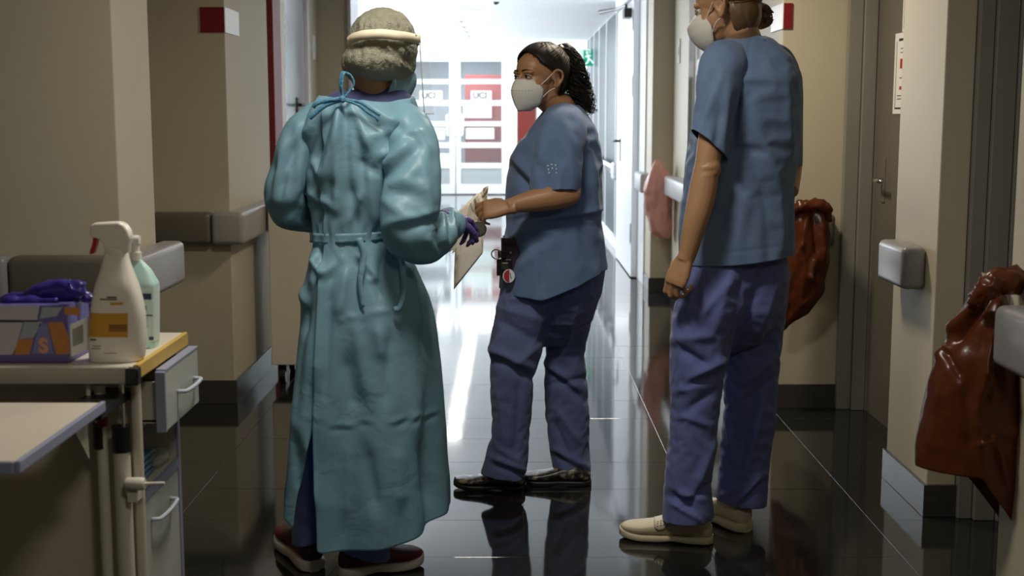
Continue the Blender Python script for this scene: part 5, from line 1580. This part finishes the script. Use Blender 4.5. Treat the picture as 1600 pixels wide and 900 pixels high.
# purple-blue undershirt at the neck
us = garment([(128, 548, 628, .045), (140, 530, 636, .06), (150, 512, 642, .07), (166, 498, 646, .085), (190, 492, 646, .10)], 3.80, 64, 14, lambda px, f=True: float(np.interp(px, [520, 560, 600, 632], [140, 141, 139, 132])), lambda px, f=True: 185)
obj('undershirt', us, cloth_mat('undershirt_violet', (0.06, 0.07, 0.17)), p1, smooth=True, solid=.002)
sm = lambda x: min(max(x, 0), 1) ** 2 * (3 - 2 * min(max(x, 0), 1))
def ph0(v):      # right-hand flap edge (lies on top); opens towards the hem
    return math.radians(-124 + 2 * sm(v * 1.3) + 9 * sm((v - .70) / .30))
def ph1(v):      # left-hand flap edge
    return math.radians(240 - 3 * sm(v) - 12 * sm((v - .66) / .34))
hem1 = lin((430, 750), (441, 757), (452, 778), (480, 806), (500, 812), (515, 830), (560, 826), (640, 815), (665, 808), (698, 795), (705, 793))
hemb = lambda px, fr=True: hem1(px) if fr else 792
top1 = lambda px, fr=True: float(np.interp(px, [500, 535, 570, 610, 640, 650], [147, 154, 162, 160, 151, 143])) if fr else 150
def drape(q, u, v, ph):
    py = project(np.array([tuple(q)]))[1][0]
    k = sm((py - 400) / 350)
    c = Vector((P(570, 450, 3.8).x, 3.8, q.z))
    r = (q - c); r.z = 0; r.normalize()
    off = k * (.018 * math.sin(5 * ph + 1.0) + .008 * math.sin(11 * ph + 2.3 + 2 * v)) + (1 - k) * .004 * math.sin(9 * ph)
    w_ = math.exp(-((py - 366) / 14) ** 2)
    off += w_ * .004 * math.sin(26 * ph)
    if u < .06: off += .008 * (1 - u / .06)
    if u > .95: off -= .006 * (u - .95) / .05
    return q + r * off
gw = garment(st1, 3.80, 124, 112, top1, hemb, ph0, ph1, closed=False, outf=drape)
sculpt(gw, [(534, 160, 503, 290, 6, .012), (522, 172, 487, 265, 7, -.011), (538, 165, 545, 310, 6, -.010), (528, 170, 524, 330, 6, .010), (545, 160, 580, 235, 7, .012), (552, 168, 570, 290, 7, -.010), (556, 158, 640, 205, 7, .010), (560, 170, 620, 230, 7, -.008), (512, 165, 472, 215, 7, .010), (500, 180, 470, 260, 7, -.010),
            (605, 190, 640, 185, 6, .010), (575, 215, 620, 200, 6, .008), (590, 245, 625, 230, 6, .010), (560, 250, 590, 270, 6, -.008), (487, 250, 500, 275, 5, .010), (480, 300, 520, 325, 6, .008), (520, 280, 505, 340, 7, -.010), (548, 290, 556, 355, 7, -.010), (575, 260, 585, 350, 7, .008), (565, 300, 545, 350, 6, .008),
            (466, 320, 486, 322, 3, .006),
            (497, 390, 490, 450, 6, .010), (489, 402, 508, 430, 5, .012), (508, 430, 537, 400, 5, .011), (515, 440, 530, 400, 6, -.010), (542, 420, 528, 495, 8, .012), (560, 395, 590, 450, 6, -.010), (575, 440, 590, 432, 4, .010), (585, 432, 560, 400, 5, .010), (600, 400, 592, 470, 8, -.010), (620, 395, 625, 470, 6, .010), (640, 420, 660, 520, 9, .009), (652, 430, 672, 560, 7, -.009),
            (470, 450, 480, 480, 6, .010), (484, 470, 476, 520, 6, -.008), (503, 420, 497, 600, 10, .010), (515, 440, 508, 620, 6, -.008), (488, 500, 470, 700, 10, .009), (478, 480, 462, 650, 8, -.009),
            (553, 494, 613, 485, 2.6, .006), (530, 500, 553, 494, 2.6, .005), (464, 646, 508, 658, 2.4, .004), (514, 669, 580, 659, 2.4, .004), (606, 661, 690, 644, 2.4, .004), (464, 650, 508, 662, 2.4, -.004), (606, 665, 690, 648, 2.4, -.004), (514, 673, 580, 663, 2.4, -.004),
            (553, 500, 575, 620, 9, .008), (590, 510, 600, 560, 8, .009), (610, 520, 600, 640, 10, -.010), (540, 560, 555, 640, 9, -.008), (570, 700, 590, 800, 9, -.009), (545, 690, 540, 810, 8, .008), (620, 700, 625, 790, 10, .009), (655, 690, 668, 780, 8, -.006), (480, 680, 490, 790, 6, .008), (462, 680, 470, 770, 6, -.008)],
       .008, (5, 5, 3), 21, True, .003, .004, 1.5)
def GOWNPIN(px, py, V):
    return .20 + .6 * np.exp(-((py - 366) / 14) ** 2) * (px < 610) + .6 * np.exp(-((py - 150) / 18) ** 2) + .10 * np.clip((py - 430) / 60, 0, 1) + .10 * np.clip((py - 560) / 90, 0, 1) + .5 * (px > 684) * (py > 310) * (py < 410)
FRG, SLG, BEG = 16, .05, 9.0
# sleeves
ls = tubegrid([P(520, 176, 3.79), P(496, 190, 3.79), P(476, 215, 3.785), P(460, 258, 3.775), P(445, 300, 3.765), P(455, 328, 3.82), P(485, 335, 3.93), P(520, 340, 4.03)], [(.035, .035), (.055, .052), (.067, .060), (.068, .062), (.062, .062), (.060, .062), (.056, .054), (.048, .043)], 44, 50, up=(1, 0, 0))
sculpt(ls, [(410, 322, 470, 318, 3, .010), (412, 328, 470, 326, 5, -.008), (450, 215, 425, 290, 7, .010), (462, 220, 440, 300, 7, -.011), (470, 240, 462, 310, 6, .010), (452, 260, 446, 312, 5, .010), (432, 250, 415, 310, 6, -.008), (440, 345, 480, 352, 5, .008), (470, 190, 455, 230, 6, .008)], .008, (9, 9, 7), 31, True, .003, .004, 1.4)
rs = tubegrid([P(605, 178, 3.77), P(628, 190, 3.75), P(642, 220, 3.72), P(645, 265, 3.67), P(642, 320, 3.63), P(640, 362, 3.61), P(662, 374, 3.66), P(686, 364, 3.76), P(696, 354, 3.84), P(702, 352, 3.87)], [(.04, .04), (.062, .060), (.074, .070), (.080, .074), (.082, .072), (.078, .068), (.068, .066), (.055, .055), (.048, .046), (.056, .050)], 46, 66, up=(1, 0, 0))
sculpt(rs, [(600, 354, 680, 332, 4, .012), (602, 363, 684, 342, 6, -.012), (598, 278, 652, 232, 7, -.012), (590, 268, 645, 222, 7, .012), (610, 290, 650, 265, 6, .010), (615, 300, 660, 310, 6, -.008), (625, 280, 665, 295, 5, .010), (600, 310, 640, 345, 6, .008), (660, 250, 672, 330, 6, .008), (650, 200, 672, 240, 6, .008), (620, 195, 660, 235, 6, -.007), (625, 210, 655, 205, 5, .009),
            (640, 405, 680, 400, 5, .008), (684, 340, 690, 398, 4, -.012), (690, 335, 697, 385, 4, .010), (700, 330, 704, 375, 3, -.008), (707, 325, 710, 380, 3, .008), (665, 370, 682, 395, 5, .008), (605, 380, 640, 400, 6, -.006)], .008, (9, 9, 7), 41, True, .003, .005, 1.4)
gown = obj('gown', join(gw, ls, rs), GOWN, p1, smooth=True)
settle(gown, GOWNPIN, frames=FRG, slack=SLG, bend=BEG, grav=.25, solid=.0008, sfun=lambda px, py, V: 1 - .9 * np.clip((py - 440) / 150, 0, 1))
# waist tie and tails
wt = garment(st1, 3.80, 120, 4, lambda px, f=True: 361 - (px - 490) * .03 * (1 if f else 0), lambda px, f=True: 375 - (px - 490) * .03 * (1 if f else 0), outf=lambda q, u, v, ph: q + Vector((math.cos(ph), math.sin(ph), 0)) * (.006 + .002 * math.sin(17 * ph)))
TIE = film_mat('tie_film', (0.335, 0.575, 0.69), (0.36, 0.64, 0.75), 0.41, 0.1, 0.36, 20, 0.004, 0.4)
obj('waist_tie', wt, TIE, gown, smooth=True, solid=.001)
def ribbon(nm, pts, Ys, wd, par, m, tw=0.0):
    pa = smoothpath([P(x, y, Y) for (x, y), Y in zip(pts, Ys)], 22)
    rows = []
    for i, q in enumerate(pa):
        t = (pa[min(i + 1, 21)] - pa[max(i - 1, 0)]).normalized()
        sd = t.cross(Vector((math.sin(tw * i / 21), 1, 0))).normalized()
        rows.append([q - sd * wd / 2, q + Vector((0, -.002, 0)), q + sd * wd / 2])
    return obj(nm, MB().loft(rows, False, False, closed=False), m, par, smooth=True, solid=.0012)
TIEB = film_mat('neck_tie_film', (0.13, 0.37, 0.55), (0.2, 0.5, 0.66), 0.4, 0.04, 0.3, 40, 0.006, 0.4)
ribbon('tie_tail', [(560, 372), (568, 400), (562, 440), (566, 480)], [3.64, 3.635, 3.625, 3.62], .020, gown, TIE, .8)
ribbon('tie_tail', [(618, 372), (628, 410), (631, 450), (622, 482), (616, 484)], [3.66, 3.64, 3.62, 3.62, 3.62], .018, gown, TIE, 1.4)
ribbon('neck_loop', [(536, 152), (531, 130), (535, 113), (546, 116), (553, 130), (546, 142), (538, 152)], [3.665, 3.66, 3.66, 3.662, 3.664, 3.664, 3.662], .0075, gown, TIEB, .6)
ribbon('neck_loop', [(536, 152), (534, 135), (536, 118), (540, 112)], [3.66, 3.655, 3.655, 3.66], .008, gown, TIEB)
ribbon('bow_tail', [(535, 155), (510, 164), (488, 181), (484, 185)], [3.658, 3.652, 3.65, 3.652], .013, gown, TIEB)
ribbon('bow_tail', [(534, 154), (512, 157), (495, 162), (489, 168)], [3.655, 3.65, 3.65, 3.655], .012, gown, TIEB)
ribbon('bow_tail', [(537, 155), (560, 159), (580, 171), (594, 180)], [3.655, 3.65, 3.648, 3.65], .009, gown, TIEB)
ribbon('bow_tail', [(537, 156), (557, 163), (575, 176), (588, 184), (591, 190)], [3.655, 3.648, 3.645, 3.645, 3.648], .007, gown, TIEB)
obj('knot', MB().ell(P(535, 155, 3.655), (.010, .008, .011)), TIEB, gown, smooth=True)
# trousers and shoes
tr1 = MB()
tr1.loft([ringpx(py, xl, xr, 3.80, b) for py, xl, xr, b in ((430, 500, 640, .12), (480, 492, 650, .14), (540, 490, 650, .14), (590, 500, 640, .11), (610, 540, 600, .06))])
tr1.loft([ringpx(py, xl, xr, Y, b) for py, xl, xr, Y, b in ((500, 492, 580, 3.83, .09), (600, 478, 560, 3.83, .085), (700, 466, 536, 3.82, .078), (780, 460, 520, 3.81, .075), (830, 456, 517, 3.81, .08), (862, 456, 517, 3.81, .08))])
tr1.loft([ringpx(py, xl, xr, Y, b) for py, xl, xr, Y, b in ((500, 570, 648, 3.77, .09), (600, 556, 640, 3.76, .085), (700, 545, 622, 3.75, .08), (800, 537, 611, 3.74, .078), (850, 533, 609, 3.74, .08), (888, 533, 609, 3.74, .08))])
tr1 = fuse(tr1, .0095, 4)
sculpt(tr1, [(500, 690, 485, 800, 6, .007), (510, 700, 500, 820, 5, -.007), (470, 800, 512, 830, 4, .007), (465, 815, 505, 842, 4, -.006), (540, 850, 600, 838, 4, .007), (545, 862, 600, 850, 4, -.006), (570, 800, 560, 860, 6, .006)], .006, (6, 6, 4), 22, True, .003)
XM = P(525, 850, 3.78).x
tr1 = cut_below(tr1, P(486, 843, 3.79), Vector((.18, 0, -1)), lambda c: c.z < .3 and c.x < XM)
tr1 = cut_below(tr1, P(570, 866, 3.72), Vector((-.28, 0, -1)), lambda c: c.z < .3 and c.x >= XM)
obj('trousers', tr1, TROUS3, p1, smooth=True, solid=.0025)
def burg():
    m = mat('shoe_burgundy_mesh', (0.10, 0.008, 0.014), 0.6, vary=0.3, vscale=40, bump=(300, .001, .5))
    nt = m.node_tree; b = nt.nodes['Principled BSDF']
    tc = [x for x in nt.nodes if x.type == 'TEX_COORD'][0]
    n = nt.nodes.new('ShaderNodeTexNoise'); n.inputs['Scale'].default_value = 9; n.inputs['Detail'].default_value = 2
    nt.links.new(tc.outputs['Object'], n.inputs['Vector'])
    cr = nt.nodes.new('ShaderNodeValToRGB'); e = cr.color_ramp.elements
    e[0].position = .42; e[0].color = (.012, .008, .009, 1); e[1].position = .56; e[1].color = (.14, .010, .02, 1)
    nt.links.new(n.outputs['Fac'], cr.inputs['Fac']); nt.links.new(cr.outputs['Color'], b.inputs['Base Color'])
    return m
BURG = burg()
SOLEW = mat('shoe_sole_white', (0.66, 0.60, 0.55), 0.5, vary=0.06)
DARKM = mat('shoe_collar_dark', (0.02, 0.012, 0.014), 0.8, vary=0.1)
s1, hl, d_, w_, Ln = shoe(p1, 'sneaker', FLR(529, 900), FLR(661, 881), .098, .092, BURG, SOLEW, 'burgundy trainer seen from the side', .030, DARKM)
q = hl + d_ * Ln * .50 + w_ * ((-1 if w_.y > 0 else 1) * .042) + Vector((0, 0, .055))
for k in range(3):
    obj('side_mark', MB().tube([q + d_ * (.002 * k) + Vector((0, 0, .007 * k)), q + d_ * (.016 - .003 * k) + Vector((0, 0, .002 + .007 * k))], .0016, 6), SOLEW, s1)
for k in range(4):
    c = hl + d_ * (Ln * (.40 + .055 * k)) + Vector((0, 0, .094 - .010 * k))
    obj('lace', MB().tube([c - w_ * .022, c + Vector((0, 0, .006)), c + w_ * .022], .0028, 6), DARKM, s1, smooth=True)
shoe(p1, 'sneaker', FLR(492, 894), FLR(445, 845), .102, .098, BURG, SOLEW, 'burgundy trainer seen from behind', .036, DARKM)
# cap
cap = MB()
cap.ell(P(598, 70, 3.79), (.104, .118, .108)); cap.ell(P(589, 96, 3.76), (.096, .100, .062)); cap.ell(P(612, 100, 3.80), (.072, .10, .060)); cap.ell(P(560, 100, 3.78), (.050, .07, .055))
cap = fuse(cap, .0040, 14)
rn = random.Random(9)
strk = []
for k in range(46):       # gathered pleats fanning over the dome and around the band
    x = 552 + 96 * rn.random(); y = 20 + 34 * rn.random()
    a = (x - 598) / 55
    strk.append((x, y, x + 16 * a + 5, y + 14 + 6 * rn.random(), 2.0, rn.choice((.004, -.004))))
for k in range(26):
    x = 600 + 36 * rn.random(); y = 68 + 40 * rn.random()
    strk.append((x, y, x + 8, y + 13, 2.0, rn.choice((.004, -.004))))
for k in range(12):
    x = 548 + 60 * rn.random()
    strk.append((x, 74, x + (x - 580) * .2, 118, 3.0, rn.choice((.003, -.003))))
strk += [(550, 63, 600, 56, 5, -.006), (595, 56, 650, 62, 5, -.006)]
sculpt(cap, strk, .0025, (30, 30, 40), 2, True, .0012, .0015, .8)
CAPF = film_mat('cap_nonwoven', (0.38, 0.38, 0.29), (0.40, 0.40, 0.32), 0.5, 0.06, 0.25, 48, 0.010, 0.35, 38)
capo = obj('hair_cap', cap, CAPF, p1, smooth=True)
# shield: head band, brow block, clear visor
sh = obj('face_shield_band', MB(), WHITEP, p1) if False else None
near = [(542, 66), (550, 60), (570, 54.5), (596, 53), (620, 55.5), (638, 58), (652, 61)]
Yn = [3.775, 3.705, 3.666, 3.656, 3.668, 3.705, 3.77]
pa = smoothpath([P(x, y, Y) for (x, y), Y in zip(near, Yn)], 40)
# carry the band round the brow on the far side
Cb = Vector((P(599, 60, 3.79).x, 3.79, 0))
far_ = []
for k in range(1, 14):
    a = math.radians(-8 + 190 * k / 14)
    f = k / 14
    zz = pa[-1].z + (pa[0].z - pa[-1].z) * f
    far_.append(Vector((Cb.x + .109 * math.cos(a), Cb.y + .126 * math.sin(a), zz)))
loop = pa + far_
rows = [[q + Vector((0, 0, -.0135)), q + Vector((0, 0, .0135))] for q in loop + [loop[0]]]
BAND = mat('elastic_cream', (0.82, 0.74, 0.56), 0.6, vary=0.03)
shield = obj('face_shield', MB().loft(rows, False, False, closed=False), BAND, p1, smooth=True, solid=.002)
shield['label'] = 'clear face shield on a cream elastic band'
MV, LV = headframe(O1, (.77, .60, .02))
rowsv, edge = [], []
for i in range(12):
    v = i / 11
    row = []
    for j in range(19):
        a = PI * (-.44 + .88 * j / 18)
        rr = .088 + .012 * v
        row.append(LV(Vector((rr * math.sin(a), 0.054 + rr * 1.0 * math.cos(a), .034 - .205 * v))))
    rowsv.append(row)
VIS = mat('visor_film', (0.9, 0.95, 1.0), 0.04, spec=0.6, alpha=0.10)
vis = obj('visor', MB().loft(rowsv, False, False, closed=False), VIS, shield, smooth=True)
EDGE = mat('visor_edge', (0.40, 0.43, 0.45), 0.2, vary=0.03)
for j in (0, 18):
    obj('visor_edge', MB().tube([r[j] for r in rowsv], .0016, 6), EDGE, vis, smooth=True)
obj('visor_edge', MB().tube(rowsv[-1], .0010, 6), EDGE, vis, smooth=True)
br_ = [LV(Vector((.082 * math.sin(PI * (-.45 + .9 * k / 14)), .016 + .086 * math.cos(PI * (-.45 + .9 * k / 14)), .036))) for k in range(15)]
obj('brow_block', MB().tube(br_, (.009), 10, True, 1.3), mat('foam_grey', (0.16, 0.16, 0.15), 0.8, vary=0.1), shield, smooth=True)
# surgical mask
SURG = mat('mask_surgical_blue', (0.26, 0.42, 0.50), 0.75, vary=0.05, bump=(200, .001, .3))
mk1, _ = mask(p1, 'face_mask', L1, S1, SURG, [(0, -.010, .042, .056, .106), (.15, -.022, .060, .036, .116), (.4, -.046, .069, .018, .124), (.65, -.078, .067, .014, .120), (.85, -.108, .058, .016, .106), (1, -.130, .044, .026, .088)], ridge=2.2)
lp = lambda pts: smoothpath([L1(Vector(p)) for p in pts], 16)
obj('ear_loop', MB().tube(lp([(.062, .040, -.026), (.076, .018, 0), (.084, .002, .014), (.088, -.010, .026)]), .0018, 6).tube(lp([(.062, .034, -.090), (.074, .010, -.055), (.082, -.016, -.038), (.088, -.030, -.012)]), .0018, 6), LOOP, mk1, smooth=True)
# gloved right hand
gl = MB()
hand(gl, P(700, 341, 3.87), (.60, .78, -.16), (.15, .22, -.95), (.75, -.62, .1), .96, ((.75, .95, .5), (.8, 1.0, .5), (.85, 1.0, .5), (.95, 1.0, .5)), (.3, .5, .4), .03, 1.08)
gl.tube([P(690, 348, 3.83), P(705, 344, 3.89)], [.038, .036], 20)
gl = fuse(gl, .0030, 5)
sculpt(gl, [(714, 335, 730, 345, 3, .002), (712, 350, 728, 362, 3, -.002), (716, 342, 720, 372, 3, .002)], .003, (45, 45, 45), 5, True, .001)
obj('glove', gl, mat('glove_violet', (0.10, 0.075, 0.27), 0.42, vary=0.1, vscale=25), p1, smooth=True)
# dark round disc held by the gloved hand
c = P(748, 358, 4.06)
dk = thing('round_disc', (c.x, c.y, c.z - .03), 'dark round disc with a black rim held in front of the papers', 'disc')
dn = Vector((.15, -.95, .25)).normalized(); e1 = dn.cross(Vector((0, 0, 1))).normalized(); e2 = e1.cross(dn)
cir = lambda r, h: [c + e1 * r * math.cos(2 * PI * k / 32) + e2 * r * math.sin(2 * PI * k / 32) + dn * h for k in range(32)]
obj('body', MB().loft([cir(.018, -.010), cir(.0245, -.006), cir(.0255, 0), cir(.024, .004)]), BLACKP, dk, autosm=.6)
obj('membrane', MB().loft([cir(.021, .0042), cir(.020, .0055)]), mat('disc_olive', (0.045, 0.05, 0.03), 0.3, vary=0.15, vscale=40), dk, autosm=.6)
obj('stem', MB().tube([c - e1 * (-.020 if e1.x < 0 else .020), c + Vector((-.042, -.02, .0))], .006, 10), BLACKP, dk, smooth=True)
# small silver ring hanging at the gown's edge
c = P(680, 298, 3.78)
rg_ = thing('metal_ring', (c.x, c.y, c.z - .02), 'small silver ring hanging at the gown\'s right edge', 'ring')
obj('ring', MB().tube([c + Vector((.010 * math.cos(2 * PI * k / 20), .004 * math.cos(2 * PI * k / 20), .017 * math.sin(2 * PI * k / 20))) for k in range(21)], .0022, 8, False), CHROME, rg_, smooth=True)

# ------------------------------------------------------------------ plastic bags hung on the rails
def bag_mat(nm, col, tcol, transl=.35):
    return film_mat(nm, col, tcol, 0.26, 0.03, transl, 9, 0.006, 0.5, 7)
def bag(name, keys, Y, nu, nv, m, strokes, label, hem=None, seed=0, mouth=None, amp=.012):
    g = garment(keys, Y, nu, nv, lambda px, f=True: min(k[0] for k in keys), hem or (lambda px, f=True: max(k[0] for k in keys)), e=2.0)
    sculpt(g, strokes, amp, (14, 14, 8), seed, True, amp * .35, amp * .4)
    ctr = P((keys[0][1] + keys[0][2]) / 2, max(k[0] for k in keys), Y)
    t = thing(name, (ctr.x, Y, ctr.z), label, 'bag', 'plastic bags hung on the wall rails')
    obj('bag_film', g, m, t, smooth=True, solid=.001)
    if mouth:
        obj('gathered_mouth', sculpt(MB().tube(smoothpath([P(x, y, Y_) for x, y, Y_ in mouth[0]], 26), smoothvals(mouth[1], 26), 18), [], .012, (45, 45, 45), seed + 3, True, .005), m, t, smooth=True)
    return t
BROWN = bag_mat('bag_film_brown', (0.14, 0.036, 0.011), (0.28, 0.06, 0.012))
bag('plastic_bag', [(322, 1240, 1290, .03), (340, 1236, 1293, .05), (370, 1232, 1295, .065), (410, 1226, 1294, .07), (450, 1220, 1288, .065), (480, 1216, 1270, .05), (500, 1214, 1245, .03), (517, 1213, 1222, .008)], 5.83, 70, 70, BROWN,
    [(1262, 330, 1248, 420, 5, .014), (1272, 330, 1276, 400, 5, -.014), (1285, 330, 1288, 420, 5, .012), (1258, 410, 1252, 470, 5, .014), (1275, 400, 1265, 440, 4, .016), (1265, 430, 1280, 445, 4, .014), (1240, 440, 1232, 500, 5, -.010), (1284, 420, 1262, 470, 5, -.012), (1250, 480, 1270, 460, 4, .012), (1255, 380, 1245, 400, 4, .012)],
    'shiny brown plastic bag hanging behind the tall person, by the grey door', seed=3,
    mouth=([(1234, 334, 5.80), (1250, 322, 5.78), (1275, 320, 5.78), (1290, 326, 5.80), (1294, 345, 5.83)], [.014, .024, .028, .026, .016]))
PINK = bag_mat('bag_film_pink', (0.90, 0.66, 0.60), (0.88, 0.60, 0.54), .5)
bag('plastic_bag', [(249, 1023, 1029, .01), (262, 1018, 1040, .04), (280, 1010, 1048, .06), (300, 1005, 1048, .07), (325, 1007, 1047, .07), (345, 1011, 1047, .06), (360, 1014, 1047, .05), (372, 1030, 1047, .02)], 9.86, 56, 50, PINK,
    [(1026, 255, 1010, 300, 3, .02), (1032, 260, 1026, 340, 4, -.02), (1040, 270, 1042, 340, 3, .015), (1012, 310, 1020, 350, 3, .015)], 'faded pink plastic bag hanging from the pale rail by the doorway', seed=6, amp=.015)
RUST = bag_mat('bag_film_rust', (0.145, 0.038, 0.012), (0.20, 0.036, 0.008), .30)
bag('plastic_bag', [(452, 1528, 1566, .03), (475, 1512, 1570, .06), (500, 1500, 1580, .08), (530, 1486, 1592, .09), (560, 1468, 1600, .10), (600, 1452, 1606, .105), (660, 1441, 1610, .11), (725, 1432, 1612, .11), (770, 1446, 1612, .10), (830, 1460, 1612, .09)], 3.22, 100, 110, RUST,
    [(1545, 455, 1480, 525, 6, .018), (1552, 462, 1490, 540, 6, -.014), (1560, 470, 1530, 640, 8, .016), (1480, 540, 1465, 560, 5, .014), (1476, 545, 1500, 590, 6, -.012), (1545, 575, 1548, 625, 6, .014), (1555, 570, 1540, 630, 5, -.012), (1528, 695, 1590, 672, 4, .012), (1525, 640, 1545, 780, 8, .012), (1510, 600, 1515, 710, 9, -.010), (1465, 600, 1450, 710, 9, .008), (1490, 520, 1540, 470, 5, .012), (1560, 700, 1575, 760, 6, .012)],
    'big rust-red plastic bag hanging from the large rail at the right edge', hem=lambda px, f=True: float(np.interp(px, [1420, 1432, 1526, 1540, 1580, 1600], [724, 725, 729, 760, 825, 830])), seed=9, amp=.006,
    mouth=([(1520, 478, 3.15), (1535, 460, 3.12), (1545, 447, 3.12), (1565, 438, 3.12), (1585, 437, 3.14), (1600, 450, 3.16)], [.018, .026, .030, .032, .030, .02]))
